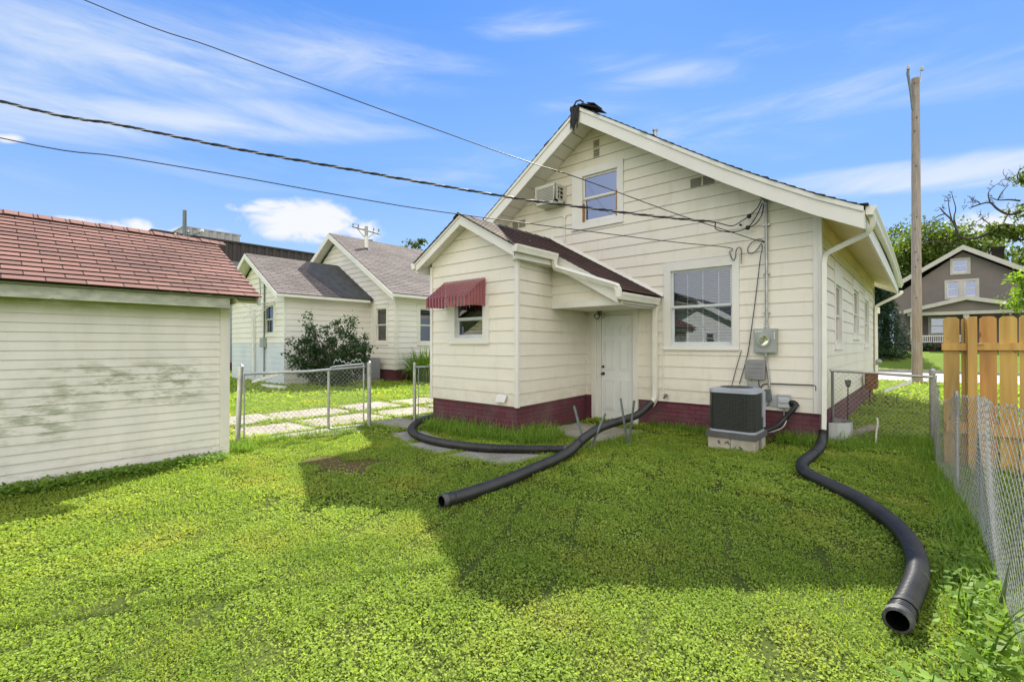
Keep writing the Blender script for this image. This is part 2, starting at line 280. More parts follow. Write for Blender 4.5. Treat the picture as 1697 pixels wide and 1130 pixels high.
# ---------------------------------------------------------------- mesh helpers
BASE = {}
def thing(name, loc, label, cat, group=None):
    o = bpy.data.objects.new(name, None); COL.objects.link(o); o.location = loc; o.empty_display_size = .2
    o['label'] = label; o['category'] = cat
    if group: o['group'] = group
    BASE[o.name] = Vector(loc); return o
def base_of(o):
    while o is not None:
        if o.name in BASE: return BASE[o.name]
        o = o.parent
    return Vector((0, 0, 0))
def tag(o, label, cat, group=None):
    o['label'] = label; o['category'] = cat
    if group: o['group'] = group
    return o
class MB:
    def __init__(s): s.v = []; s.f = []; s.uv = []; s.sm = []
    def face(s, pts, uv=None, smooth=False):
        i = len(s.v); s.v += [tuple(p) for p in pts]; s.f.append(tuple(range(i, i+len(pts))))
        s.uv += list(uv) if uv else [(p[0]+p[1], p[2]) for p in pts]; s.sm.append(smooth)
    def box(s, x0, x1, y0, y1, z0, z1): s.lbox((0, 0, 0), (1, 0, 0), (0, 1, 0), (0, 0, 1), x0, x1, y0, y1, z0, z1)
    def lbox(s, O, U, V, N, u0, u1, v0, v1, n0, n1):
        O, U, V, N = map(Vector, (O, U, V, N))
        P = lambda u, v, n: O+U*u+V*v+N*n
        s.hexa([P(u0, v0, n0), P(u1, v0, n0), P(u1, v1, n0), P(u0, v1, n0), P(u0, v0, n1), P(u1, v0, n1), P(u1, v1, n1), P(u0, v1, n1)], (u1-u0, v1-v0, n1-n0))
    def hexa(s, c, d=None):
        if d is None: d = ((c[1]-c[0]).length, (c[3]-c[0]).length, (c[4]-c[0]).length)
        a, b, e = map(abs, d)
        for ix, (p, q) in (((3, 2, 1, 0), (a, b)), ((4, 5, 6, 7), (a, b)), ((0, 1, 5, 4), (a, e)), ((2, 3, 7, 6), (a, e)), ((1, 2, 6, 5), (b, e)), ((3, 0, 4, 7), (b, e))):
            s.face([c[i] for i in ix], [(0, 0), (p, 0), (p, q), (0, q)])
    def prism(s, poly, d):
        """poly: list of Vectors, extruded by vector d"""
        d = Vector(d); poly = [Vector(p) for p in poly]; s.face(poly); s.face([p+d for p in reversed(poly)])
        for i in range(len(poly)):
            a, b = poly[i], poly[(i+1) % len(poly)]; s.face([a, a+d, b+d, b], [(0, 0), (0, d.length), ((b-a).length, d.length), ((b-a).length, 0)])
    def tube(s, pts, r, n=8, cap=True, smooth=True, flat=None):
        pts = [Vector(p) for p in pts]; rr = r if hasattr(r, '__len__') else [r]*len(pts); rings = []
        t0 = (pts[1]-pts[0]).normalized(); up = Vector((0, 0, 1)) if abs(t0.z) < .9 else Vector((1, 0, 0)); nn = (up-t0*up.dot(t0)).normalized()
        for i, p in enumerate(pts):
            t = (pts[min(i+1, len(pts)-1)]-pts[max(i-1, 0)]).normalized(); nn = (nn-t*nn.dot(t)).normalized(); b = t.cross(nn)
            sx, sy = flat if flat else (1, 1)
            rings.append([p+(nn*math.cos(a)*sx+b*math.sin(a)*sy)*rr[i] for a in [2*math.pi*(k+.5)/n for k in range(n)]])
        i0 = len(s.v)
        for g in rings: s.v += [tuple(q) for q in g]
        for i in range(len(rings)-1):
            for k in range(n):
                a = i0+i*n+k; b = i0+i*n+(k+1) % n; s.f.append((a, b, b+n, a+n)); s.uv += [(k/n, i*.05), ((k+1)/n, i*.05), ((k+1)/n, i*.05+.05), (k/n, i*.05+.05)]; s.sm.append(smooth)
        if cap:
            for g, o_ in ((rings[0], -1), (rings[-1], 1)): s.face(g if o_ > 0 else list(reversed(g)))
    def cyl(s, c, r, h, n=12, r2=None, axis=(0, 0, 1)):
        c = Vector(c); s.tube([c, c+Vector(axis)*h], [r, r if r2 is None else r2], n)
    def ball(s, c, r, n=10, m=7, sz=1.):
        c = Vector(c); pts = [c+Vector((0, 0, -r*sz*math.cos(math.pi*i/m))) for i in range(m+1)]; rr = [max(.0005, r*math.sin(math.pi*i/m)) for i in range(m+1)]
        s.tube(pts, rr, n)
    def splitbuild(s, name, m, parent=None, bevel=0):
        for i in range(0, len(s.f), 6):
            c = MB()
            for f in s.f[i:i+6]: c.face([s.v[j] for j in f], [(0, 0), (.1, 0), (.1, .1), (0, .1)])
            c.build(name, m, parent, bevel)
    def build(s, name, m, parent=None, bevel=0, loc=None, kind=None):
        me = bpy.data.meshes.new(name); b = base_of(parent) if parent else (Vector(loc) if loc else Vector((0, 0, 0)))
        me.from_pydata([(x-b.x, y-b.y, z-b.z) for x, y, z in s.v], [], s.f); me.materials.append(m if not isinstance(m, str) else mt[m])
        ul = me.uv_layers.new(name='UVMap'); ul.data.foreach_set('uv', np.array(s.uv, dtype=np.float32).ravel())
        me.polygons.foreach_set('use_smooth', np.array(s.sm, dtype=bool))
        o = bpy.data.objects.new(name, me); COL.objects.link(o)
        if parent: o.parent = parent
        elif loc: o.location = loc
        if bevel:
            wm = o.modifiers.new('weld', 'WELD'); wm.merge_threshold = .0002
            bv = o.modifiers.new('bevel', 'BEVEL'); bv.width = bevel; bv.segments = 2; bv.limit_method = 'ANGLE'; bv.angle_limit = R(50)
        if kind: o['kind'] = kind
        return o
Z = Vector((0, 0, 1))
def lap(mb, O, U, V, N, outline, e, t, v0, v1, holes=(), brks=(), under=.008, jog=0.0, seams=0):
    """overlapping courses (clapboard or shingles) over the region outline(v)->(u0,u1), minus holes (u0,u1,v0,v1)"""
    O, U, V, N = map(Vector, (O, U, V, N)); k = 0
    while v0+k*e < v1-1e-4:
        a = v0+k*e; b = min(a+e, v1); cuts = sorted({a, b} | {c for h in holes for c in h[2:] if a < c < b} | {c for c in brks if a < c < b})
        P = lambda u, v, n: O+U*u+V*v+N*n
        ju = random.uniform(-jog, jog)
        sp_ = [random.uniform(-20, 20)] if seams else []
        while sp_ and sp_[-1] < 20: sp_.append(sp_[-1]+random.uniform(.6, 1.5)*seams)
        sp_ = [q*.5 for q in sp_]
        for c, d in zip(cuts, cuts[1:]):
            (l0, r0), (l1, r1) = outline(c), outline(d)
            segs = [(l0, r0, l1, r1)]
            for h in holes:
                if h[2] < d-1e-5 and h[3] > c+1e-5:
                    new = []
                    for (p0, q0, p1, q1) in segs:
                        if h[0] >= max(q0, q1) or h[1] <= min(p0, p1): new.append((p0, q0, p1, q1)); continue
                        if h[0] > max(p0, p1): new.append((p0, h[0], p1, h[0]))
                        if h[1] < min(q0, q1): new.append((h[1], q0, h[1], q1))
                    segs = new
            oc, od = t*(1-(c-a)/e), t*(1-(d-a)/e)
            if sp_:
                new = []
                for (p0, q0, p1, q1) in segs:
                    for u_ in sp_:
                        if max(p0, p1)+.15 < u_ < min(q0, q1)-.15: new.append((p0, u_, p1, u_)); p0 = p1 = u_+.0028
                    new.append((p0, q0, p1, q1))
                segs = new
            for (p0, q0, p1, q1) in segs:
                if q0-p0 < 1e-3 and q1-p1 < 1e-3: continue
                mb.face([P(p0, c, oc), P(q0, c, oc), P(q1, d, od), P(p1, d, od)], [(p0+ju, c-v0), (q0+ju, c-v0), (q1+ju, d-v0), (p1+ju, d-v0)])
                if c == a: mb.face([P(p0, c+under, -.004), P(q0, c+under, -.004), P(q0, c, oc), P(p0, c, oc)], [(0, 0)]*4)
        k += 1
def wiremesh(name, P, Q, r, m, parent=None, kind=None):
    P = np.array(P, dtype=np.float64); Q = np.array(Q, dtype=np.float64); b = np.array(base_of(parent) if parent else (0, 0, 0)); P = P-b; Q = Q-b
    d = Q-P; d /= np.linalg.norm(d, axis=1)[:, None]+1e-9; up = np.tile([.31, .2, .93], (len(P), 1)); a = np.cross(d, up); a /= np.linalg.norm(a, axis=1)[:, None]; c = np.cross(d, a)
    vs = []
    for E_ in (P, Q):
        for k in range(3):
            an = 2*math.pi*k/3; vs.append(E_+(a*math.cos(an)+c*math.sin(an))*r)
    V_ = np.stack(vs, 1).reshape(-1, 3); n = len(P); i = np.arange(n)[:, None]*6
    F_ = np.concatenate([i+np.array([[0, 1, 4, 3]]), i+np.array([[1, 2, 5, 4]]), i+np.array([[2, 0, 3, 5]])], 0)
    return quadobj(name, V_, F_, m, parent, None, kind)
def quadobj(name, V_, F_, m, parent=None, rnd=None, kind=None, smooth=False):
    me = bpy.data.meshes.new(name); nv, nf = len(V_), len(F_)
    me.vertices.add(nv); me.vertices.foreach_set('co', np.ascontiguousarray(V_, dtype=np.float32).ravel())
    me.loops.add(nf*4); me.loops.foreach_set('vertex_index', np.ascontiguousarray(F_, dtype=np.int32).ravel())
    me.polygons.add(nf); me.polygons.foreach_set('loop_start', np.arange(nf, dtype=np.int32)*4)
    try: me.polygons.foreach_set('loop_total', np.full(nf, 4, dtype=np.int32))
    except Exception: pass
    me.update(calc_edges=True)
    if rnd is not None:
        at = me.attributes.new('rnd', 'FLOAT', 'FACE'); at.data.foreach_set('value', np.ascontiguousarray(rnd, dtype=np.float32))
    me.materials.append(mt[m] if isinstance(m, str) else m)
    o = bpy.data.objects.new(name, me); COL.objects.link(o)
    if parent: o.parent = parent
    if kind: o['kind'] = kind
    return o
def leaves(name, C_, D_, S_, L_, W_, m, parent=None, rnd=None, kind=None, mid=.5):
    """one rhombic leaf per row: base C, along D, side S, length L, width W"""
    b = np.array(base_of(parent) if parent else (0, 0, 0)); C_ = C_-b; L_ = L_[:, None]; W_ = W_[:, None]
    nrm = np.cross(D_, S_)
    v = np.stack([C_, C_+D_*L_*mid+S_*W_*.5+nrm*W_*.12, C_+D_*L_, C_+D_*L_*mid-S_*W_*.5+nrm*W_*.12], 1).reshape(-1, 3)
    f = np.arange(len(C_)*4).reshape(-1, 4)
    return quadobj(name, v, f, m, parent, rng.random(len(C_)) if rnd is None else rnd, kind)
def unit(a): return a/(np.linalg.norm(a, axis=1)[:, None]+1e-9)
def sideof(D_, jitter=.6):
    s = np.cross(D_, np.array([0, 0, 1.])+rng.normal(0, jitter, D_.shape)); return unit(s)
def chainlink(mb_parent, bot, top, u0, u1, w=.036, r=.0021, name='wire_mesh', m='wire', rowh=None):
    """diamond mesh between curves bot(u) and top(u) -> points; real zigzag wires"""
    P, Q = [], []
    n = max(1, int((u1-u0)/w)); rows = max(2, int(round((Vector(top(u0))-Vector(bot(u0))).length/w)))
    def pt(u, j):
        u = min(max(u, u0), u1); a = Vector(bot(u)); b = Vector(top(u)); return a+(b-a)*(j/rows)
    for k in range(n):
        prev = None
        for j in range(rows+1):
            p = pt(u0+w*(k+((j+k) % 2)), j); p = p+Vector((0, 0, 0))
            if prev is not None: P.append(prev); Q.append(p)
            prev = p
    return wiremesh(name, P, Q, r, m, mb_parent)
def smoothpath(pts, n=8):
    pts = [Vector(p) for p in pts]; out = []
    for i in range(len(pts)-1):
        p0 = pts[max(i-1, 0)]; p1 = pts[i]; p2 = pts[i+1]; p3 = pts[min(i+2, len(pts)-1)]
        for k in range(n):
            t = k/n; out.append(.5*((2*p1)+(p2-p0)*t+(2*p0-5*p1+4*p2-p3)*t*t+(3*p1-p0-3*p2+p3)*t**3))
    out.append(pts[-1]); return out
def resample(pts, step):
    out = [pts[0]]; acc = 0
    for a, b in zip(pts, pts[1:]):
        L = (b-a).length; 
        if L < 1e-9: continue
        s = step-acc
        while s <= L: out.append(a+(b-a)*(s/L)); s += step
        acc = L-(s-step)
    return out
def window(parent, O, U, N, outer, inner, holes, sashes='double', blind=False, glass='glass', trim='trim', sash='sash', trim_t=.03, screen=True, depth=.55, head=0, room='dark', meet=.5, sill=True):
    O, U, N = Vector(O), Vector(U).normalized(), Vector(N); u0, u1, v0, v1 = outer; a0, a1, b0, b1 = inner
    holes.append((u0+.012, u1-.012, v0+.012, v1-.012))
    f = MB(); t = trim_t
    B = lambda m, *a: m.lbox(O, U, Z, N, *a)
    B(f, u0, a0, v0, v1, -.09, t); B(f, a1, u1, v0, v1, -.09, t); B(f, a0, a1, b1, v1, -.09, t+.002); B(f, a0, a1, v0, b0, -.09, t+.002)
    if head: B(f, u0-.03, u1+.03, v1+.001, v1+.04, 0, t+.03)
    if sill: B(f, u0-.005, u1+.005, v0-.02, v0+.012, .0, t+.018)
    w = f.build('window', trim, parent, bevel=.003)
    s = .038
    vm = b0+(b1-b0)*meet
    for (p, q, n0, nm) in ((vm, b1, -.045, 'upper'), (b0, vm+s*.6, -.075, 'lower')):
        g = MB()
        B(g, a0, a0+s, p, q, n0, n0+.03); B(g, a1-s, a1, p, q, n0, n0+.03); B(g, a0+s, a1-s, q-s, q, n0, n0+.03); B(g, a0+s, a1-s, p, p+s*(1 if nm == 'upper' else 1.5), n0, n0+.03)
        so = g.build('sash', sash, w)
        gl = MB(); gl.face([O+U*(a0+s)+Z*(p+s)+N*(n0+.012), O+U*(a1-s)+Z*(p+s)+N*(n0+.012), O+U*(a1-s)+Z*(q-s)+N*(n0+.012), O+U*(a0+s)+Z*(q-s)+N*(n0+.012)])
        gl.build('pane', glass, w)
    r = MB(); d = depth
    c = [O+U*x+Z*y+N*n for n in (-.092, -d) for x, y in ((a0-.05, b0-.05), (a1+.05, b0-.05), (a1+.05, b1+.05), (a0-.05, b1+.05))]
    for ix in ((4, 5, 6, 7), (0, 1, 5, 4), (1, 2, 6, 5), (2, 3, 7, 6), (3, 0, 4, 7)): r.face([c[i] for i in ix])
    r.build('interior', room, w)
    if blind:
        g = MB(); z = b1-.05; k = 0
        while z > b0+.02:
            g.lbox(O+Z*z+N*(-.135), U, (Z*.33+N*.94).normalized(), (N*.33-Z*.94).normalized(), a0+.05, a1-.05, -.021, .021, -.0012, .0012); z -= .046
        for x in (a0+.25, (a0+a1)/2, a1-.25): B(g, x-.008, x+.008, b0+.02, b1-.03, -.113, -.111)
        B(g, a0+.04, a1-.04, b1-.05, b1+.0, -.16, -.11)
        g.build('blind', 'blind', w)
    return w

# ---------------------------------------------------------------- ground, street, driveway
def ground_z(x, y): 
    t = min(max((y-24.6)/9., 0), 1); return (t*t*(3-2*t))*1.0
def sheet(name, xs, ys, zf, m, kind='structure'):
    b = MB()
    for x0, x1 in zip(xs, xs[1:]):
        for y0, y1 in zip(ys, ys[1:]):
            b.face([(x0, y0, zf(x0, y0)), (x1, y0, zf(x1, y0)), (x1, y1, zf(x1, y1)), (x0, y1, zf(x0, y1))])
    return b.build(name, m, kind=kind)
gm = mat('lawn_soil_and_turf', (.045, .062, .014), (.075, .095, .022), ns=1.2, rough=1, bump=.8, bs=35, detail=9, spec=.05)
overlay(gm, (.085, .11, .026), .9, .35, .7, amount=.85, seed=4, box=[(0, -400, -11, 400, 401)])
overlay(gm, (.22, .33, .05), 26, .3, .7, amount=.9, seed=1, box=[(1, 9, 13, 400, 500)])
overlay(gm, (.22, .33, .05), 26, .3, .7, amount=.9, seed=1, box=[(0, -400, -399, -10.5, -9)])
overlay(gm, (.14, .095, .05), 4, .2, .5, amount=.95, seed=6, box=[(0, -4.95, -4.6, -3.85, -3.5), (1, -5.5, -5.2, -4.8, -4.55)])
sheet('lawn', [-420, -60, -30, -15, -6, 0, 6, 15, 30, 60, 420], [-300, -40, -12, 0, 12, 24.5]+[24.6+i*.75 for i in range(13)]+[60, 420], ground_z, gm)
s = MB(); s.box(-200, 200, 16.4, 24.1, -.2, .006); s.build('street', 'street', kind='structure')
s = MB(); s.box(-200, 200, 24.1, 24.28, -.2, .15); s.box(-200, 200, 16.22, 16.4, -.2, .03); s.build('kerb', 'concrete', kind='structure')
s = MB()
SLABS = []
yy = -6.6
while yy < 12:
    L = random.uniform(1.15, 1.6)
    for (xa, xb) in ((-9.45, -8.15), (-8.0, -6.75)) if random.random() < .75 else ((-9.4, -8.5), (-8.35, -6.85)):
        dx, dy = random.uniform(-.08, .08), random.uniform(-.1, .1)
        g0, g1 = random.uniform(.04, .14), random.uniform(.04, .16)
        c = [(xa+g0+dx, yy+g0), (xb-g1+dx, yy+g1*.6), (xb-g0+dx, yy+L-g1+dy), (xa+g1+dx, yy+L-g0+dy)]
        SLABS.append(c)
    yy += L
SLABS += [[(-6.7, -2.2), (-6.05, -2.15), (-6.05, -.8), (-6.62, -.9)], [(-6.65, -3.35), (-5.65, -3.15), (-5.55, -2.55), (-6.7, -2.45)], [(-6.6, -.6), (-6.1, -.6), (-6.1, .9), (-6.6, .9)],
          [(-6.7, -5.2), (-6.15, -4.6), (-6.0, -3.7), (-6.7, -3.6)]]
WALK = [[(-5.5, -3.55), (-4.75, -3.85), (-4.55, -3.28), (-5.25, -3.05)], [(-4.6, -3.95), (-3.75, -3.98), (-3.7, -3.38), (-4.45, -3.3)], [(-3.62, -4.0), (-2.75, -3.85), (-2.55, -3.05), (-3.6, -3.32)], [(-3.75, -1.75), (-2.55, -1.95), (-2.42, -.62), (-3.75, -.62)]]
def slabs(lst, z, name, m, wob=.03):
    s = MB()
    for c in lst:
        pts = []
        for i in range(4):
            a, b = c[i], c[(i+1) % 4]
            for k in range(7):
                t = k/7; w = wob if k else 0
                pts.append((a[0]+(b[0]-a[0])*t+random.uniform(-w, w), a[1]+(b[1]-a[1])*t+random.uniform(-w, w), -.05))
        s.prism(pts, (0, 0, .05+z+random.uniform(0, .012)))
    s.build(name, m, kind='structure')
slabs(SLABS, .012, 'driveway', 'slab'); slabs(WALK, .010, 'path', 'concrete')

# ================================================================ the main house
H = thing('bungalow', (-3.76, 4.7, 0), 'cream clapboard bungalow with maroon brick base and back entry, white rake boards and gutters', 'house')
AX = -3.76; PR = [(0, 5.68), (1, 5.01), (2, 4.335), (2.6, 3.94), (3.2, 3.57), (3.8, 3.222), (4.32, 2.96)]
def LP(x):
    d = abs(x-AX)
    for (a, za), (b, zb) in zip(PR, PR[1:]):
        if d <= b: return za+(zb-za)*(d-a)/(b-a)
    return PR[-1][1]
ZB, E8 = .48, .2032; YE = 9.45; XW = -7.52
def gable_out(v):
    z = v
    lo = 0; 
    if z <= LP(0)+.08: return (XW, 0)
    a, b = 0., 3.76
    for _ in range(30):
        m_ = (a+b)/2
        if LP(AX+m_)+.08 > z: a = m_
        else: b = m_
    return (AX-a, AX+a)
gb = [LP(AX+d)+.08 for d in (0, 1, 2, 2.6, 3.2, 3.76)]+[LP(0)+.0805]
# --- windows on the back wall
hb = []; Ub, Nb = (1, 0, 0), (0, -1, 0)
w1 = window(H, (0, 0, 0), Ub, Nb, (-2.33, -1.085, 1.395, 2.91), (-2.21, -1.19, 1.46, 2.755), hb, blind=True, glass='glass_hi', sash='sash', head=0)
w2 = window(H, (0, 0, 0), Ub, Nb, (-4.277, -3.125, 3.80, 4.987), (-4.03, -3.245, 3.92, 4.845), hb, glass='glass_sky', sash='trim', room='dark')
b = MB(); b.box(-3.278, -3.246, -.026, .04, 3.935, 4.42); b.box(-4.029, -4.008, -.026, .04, 3.935, 4.30); b.splitbuild('bare_wood', 'wood_raw', w2)
# --- back door
DX0, DX1 = -3.62, -2.96
hb.append((-3.80, -2.84, -.1, 2.12))
d = MB(); 
for x0, x1, z0, z1, t in ((-3.815, -3.715, -.02, 2.13, .035), (-2.93, -2.83, -.02, 2.13, .035), (-3.715, -2.93, 2.075, 2.13, .032), (-3.715, -3.62, .0, 2.075, .0), (-2.955, -2.93, .0, 2.075, .0), (-3.62, -2.955, 2.035, 2.075, .0)):
    d.box(x0, x1, -t, .12, z0, z1)
d.build('door_frame', 'trim', H, bevel=.004)
d = MB(); d.box(-3.615, -2.96, .02, .065, .02, 2.03)
dr = d.build('door', 'door', H, bevel=.004)
d = MB()
for cx in (-3.45, -3.125):
    for z0, z1 in ((1.64, 1.83), (.98, 1.55), (.22, .80)):
        for k, (i_, n_) in enumerate(((0, .010), (.022, .002), (.040, .013))):
            pass
        w_ = .105
        d.box(cx-w_, cx+w_, .008, .021, z0, z0+.018); d.box(cx-w_, cx+w_, .008, .021, z1-.018, z1); d.box(cx-w_, cx-w_+.018, .008, .021, z0+.018, z1-.018); d.box(cx+w_-.018, cx+w_, .008, .021, z0+.018, z1-.018)
        d.box(cx-w_+.036, cx+w_-.036, .005, .021, z0+.036, z1-.036)
d.build('raised_panel', 'door', dr, bevel=.003)
for z, r_ in ((.905, .026), (1.04, .022)):
    d = MB(); d.cyl((-3.575, .02, z), r_*1.25, -.012, 14, axis=(0, 1, 0)); d.cyl((-3.575, .008, z), .012, -.03, 10, axis=(0, 1, 0)); 
    if r_ > .024: d.ball((-3.575, -.035, z), .026, 12, 8)
    else: d.cyl((-3.575, -.016, z), .017, -.008, 12, axis=(0, 1, 0))
    d.build('knob' if r_ > .024 else 'deadbolt', 'brass', dr)
d = MB(); d.box(-3.64, -2.94, -.10, .06, -.05, .018); d.build('threshold', 'concrete', H, bevel=.004)
b = MB(); b.box(-3.80, -2.84, .12, .13, 0, 2.13); b.build('door_backing', 'dark', H)
# --- rear siding
b = MB(); lap(b, (0, 0, 0), Ub, Z, Nb, lambda v: ((-3.96, 0) if v < 2.6 else gable_out(v)), E8, .015, ZB, 5.76, hb, gb+[2.6], seams=0); b.build('siding', 'siding', H)
# --- side siding (east) with three windows
hs = []; Us, Ns = (0, 1, 0), (1, 0, 0)
for (y0, y1, z0, z1, mt_) in ((1.42, 2.37, 1.40, 2.86, .5), (4.12, 5.33, 1.59, 2.87, .5), (6.57, 7.90, 1.40, 2.83, .5)):
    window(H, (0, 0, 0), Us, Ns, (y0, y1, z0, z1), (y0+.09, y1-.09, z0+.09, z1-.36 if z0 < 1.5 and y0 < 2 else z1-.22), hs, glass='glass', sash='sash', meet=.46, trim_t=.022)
b = MB(); lap(b, (0, 0, 0), Us, Z, Ns, lambda v: (0, YE), E8, .014, ZB, 3.10, hs, seams=0); b.build('siding', 'siding', H)
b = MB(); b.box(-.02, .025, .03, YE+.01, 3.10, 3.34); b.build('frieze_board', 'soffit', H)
# west + front walls, plain
b = MB(); lap(b, (XW, 0, 0), Us, Z, (-1, 0, 0), lambda v: (0, YE), E8, .014, ZB, 3.3); lap(b, (0, YE, 0), Ub, Z, (0, 1, 0), gable_out, E8, .014, ZB, 5.76, (), gb); b.build('siding', 'siding', H)
# foundation
def brickbox(b, x0, x1, y0, y1, z0, z1):
    for p, q, n in (((x0, y0), (x1, y0), 0), ((x1, y0), (x1, y1), 1), ((x1, y1), (x0, y1), 0), ((x0, y1), (x0, y0), 1)):
        L = math.hypot(q[0]-p[0], q[1]-p[1]); o = n*.105
        b.face([(p[0], p[1], z0), (q[0], q[1], z0), (q[0], q[1], z1), (p[0], p[1], z1)], [(o, z0-z1), (o+L, z0-z1), (o+L, 0), (o, 0)])
b = MB(); brickbox(b, XW+.012, -3.80, .012, YE-.01, -.2, ZB+.02); brickbox(b, -2.845, -.012, .012, YE-.01, -.2, ZB+.02); b.build('foundation', 'brick', H)
# corner boards
b = MB(); b.box(-.012, .034, -.034, .03, ZB-.012, 3.32); b.box(-.075, -.012, -.034, -.004, ZB-.012, 3.36); b.box(.004, .034, .03, .085, ZB-.012, 3.30); b.build('corner_board', 'trim', H, bevel=.004)
b = MB(); b.box(-.01, .034, YE-.05, YE+.03, ZB-.01, 3.3); b.build('corner_board', 'trim', H)
b = MB(); b.box(XW-.03, XW+.06, -.034, .03, ZB-.01, 3.3); b.build('corner_board', 'trim', H)
# bottom starter strip
b = MB(); b.box(-2.83, -.075, -.020, .0, ZB-.012, ZB+.004); b.build('starter_strip', 'trim', H)
# --- roof: rake boards, soffits, shingle courses
OV = .55; YR = YE+.5
def dpts(): return [-4.32, -3.8, -3.2, -2.6, -2, -1, 0, 1, 2, 2.6, 3.2, 3.8, 4.32]
for yy0, yy1 in ((-OV, -OV+.04), (YR-.04, YR)):
    for sgn in (-1, 1):
        b = MB(); ds = [d for d in dpts() if d*sgn >= 0]
        for a, c in zip(ds, ds[1:]):
            xa, xc = AX+a, AX+c; za, zc = LP(xa), LP(xc)
            b.hexa([Vector(p) for p in ((xa, yy0, za), (xc, yy0, zc), (xc, yy1, zc), (xa, yy1, za), (xa, yy0, za+.215), (xc, yy0, zc+.215), (xc, yy1, zc+.215), (xa, yy1, za+.215))])
            o_ = .02 if yy0 < 0 else -.02
            ya, yb = (yy0-.022, yy0+.02) if yy0 < 0 else (yy1-.02, yy1+.022)
            b.hexa([Vector(p) for p in ((xa, ya, za+.217), (xc, ya, zc+.217), (xc, yb, zc+.217), (xa, yb, za+.217), (xa, ya, za+.285), (xc, ya, zc+.285), (xc, yb, zc+.285), (xa, yb, za+.285))])
        b.build('rake_board', 'trim', H)
def sag(y): return 0.0
for sgn in (-1, 1):
    b = MB(); gsf = MB()
    # gable soffit: short panels across the overhang
    s_ = 0.0; step = .235
    dd = .02
    while dd < 4.28:
        de = min(dd+step, 4.28); x0, x1 = AX+sgn*dd, AX+sgn*(de-.014)
        z0, z1 = LP(x0)+.085, LP(x1)+.085
        b.hexa([Vector(p) for p in ((x0, -OV+.04, z0), (x1, -OV+.04, z1), (x1, -.0, z1), (x0, -.0, z0), (x0, -OV+.04, z0+.012), (x1, -OV+.04, z1+.012), (x1, -.0, z1+.012), (x0, -.0, z0+.012))])
        dd = de
    x0, x1 = AX+sgn*.02, AX+sgn*4.28
    b.build('soffit', 'trim', H)
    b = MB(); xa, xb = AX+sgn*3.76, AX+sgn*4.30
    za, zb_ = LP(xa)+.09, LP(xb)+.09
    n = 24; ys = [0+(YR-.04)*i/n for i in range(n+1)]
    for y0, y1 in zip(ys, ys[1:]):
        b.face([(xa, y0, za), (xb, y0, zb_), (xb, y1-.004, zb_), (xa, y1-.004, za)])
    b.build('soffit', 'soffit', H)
    b = MB(); b.box(min(xb, xb+sgn*.03), max(xb, xb+sgn*.03), -OV+.045, YR-.045, LP(xb)+.0, LP(xb)+.235); b.build('fascia', 'trim', H)
# shingles as stepped courses
b = MB(); rs = random.Random(3)
for sgn in (-1, 1):
    dd = 0.0
    pts = []
    while dd < 4.38:
        pts.append(dd); dd += .115
    for i, (d0, d1) in enumerate(zip(pts, pts[1:])):
        x0, x1 = AX+sgn*d0, AX+sgn*min(d1, 4.40)
        z0, z1 = LP(AX+sgn*min(d0, 4.3))+.288, LP(AX+sgn*min(d1, 4.3))+.288
        e0 = -OV-.03-(rs.uniform(0, .03) if rs.random() < .35 else 0)
        up = .008+.014*(1 if rs.random() < .2 else 0)
        for ya, yb in ((e0, YR+.03),):
            b.hexa([Vector(p) for p in ((x0, ya, z0), (x1, ya, z1), (x1, yb, z1), (x0, yb, z0), (x0, ya, z0+.006), (x1, ya, z1+.012+up), (x1, yb, z1+.012+up), (x0, yb, z0+.006))])
b.box(AX-.12, AX+.12, -OV-.01, YR+.03, 5.985, 5.995)
rf = b.build('roof', 'shing_gray', H)
# torn tar paper at the ridge end
b = MB(); rs = random.Random(5)
for k in range(34):
    x = AX-.16+rs.random()*.17; z = 5.97+rs.uniform(-.03, .05); L = rs.uniform(.16, .50)*(1 if x < AX else .8); p = [Vector((x, -OV-.035, z))]
    for j in range(5): p.append(p[-1]+Vector((rs.uniform(-.025, .02), rs.uniform(-.012, .006), -L/5)))
    b.tube(p, [.020, .022, .018, .015, .010, .004], 5, flat=(1, .4))
for k in range(5):
    x = AX-.15+k*.09; b.lbox((x, -OV-.04, 5.955+rs.uniform(0, .03)), Vector((1, 0, rs.uniform(-.5, .2))).normalized(), (0, 1, 0), Z, -.02, .15, 0, .3, 0, .012)
b.lbox((AX+.02, -OV-.05, 5.99), Vector((1, 0, -.45)).normalized(), (0, 1, 0), Z, 0, .44, 0, .35, .0, .012)
b.tube([(AX-.08, -OV-.06, 5.98), (AX-.02, -OV-.07, 6.05), (AX+.06, -OV-.05, 6.06), (AX+.12, -OV-.03, 6.0)], .016, 6)
b.build('torn_ridge_cap', 'tar', rf)
b = MB(); b.cyl((-2.86, .8, 5.25), .038, .46, 12); b.cyl((-2.86, .8, 5.70), .05, .03, 12); b.build('roof_vent', 'galv', rf)
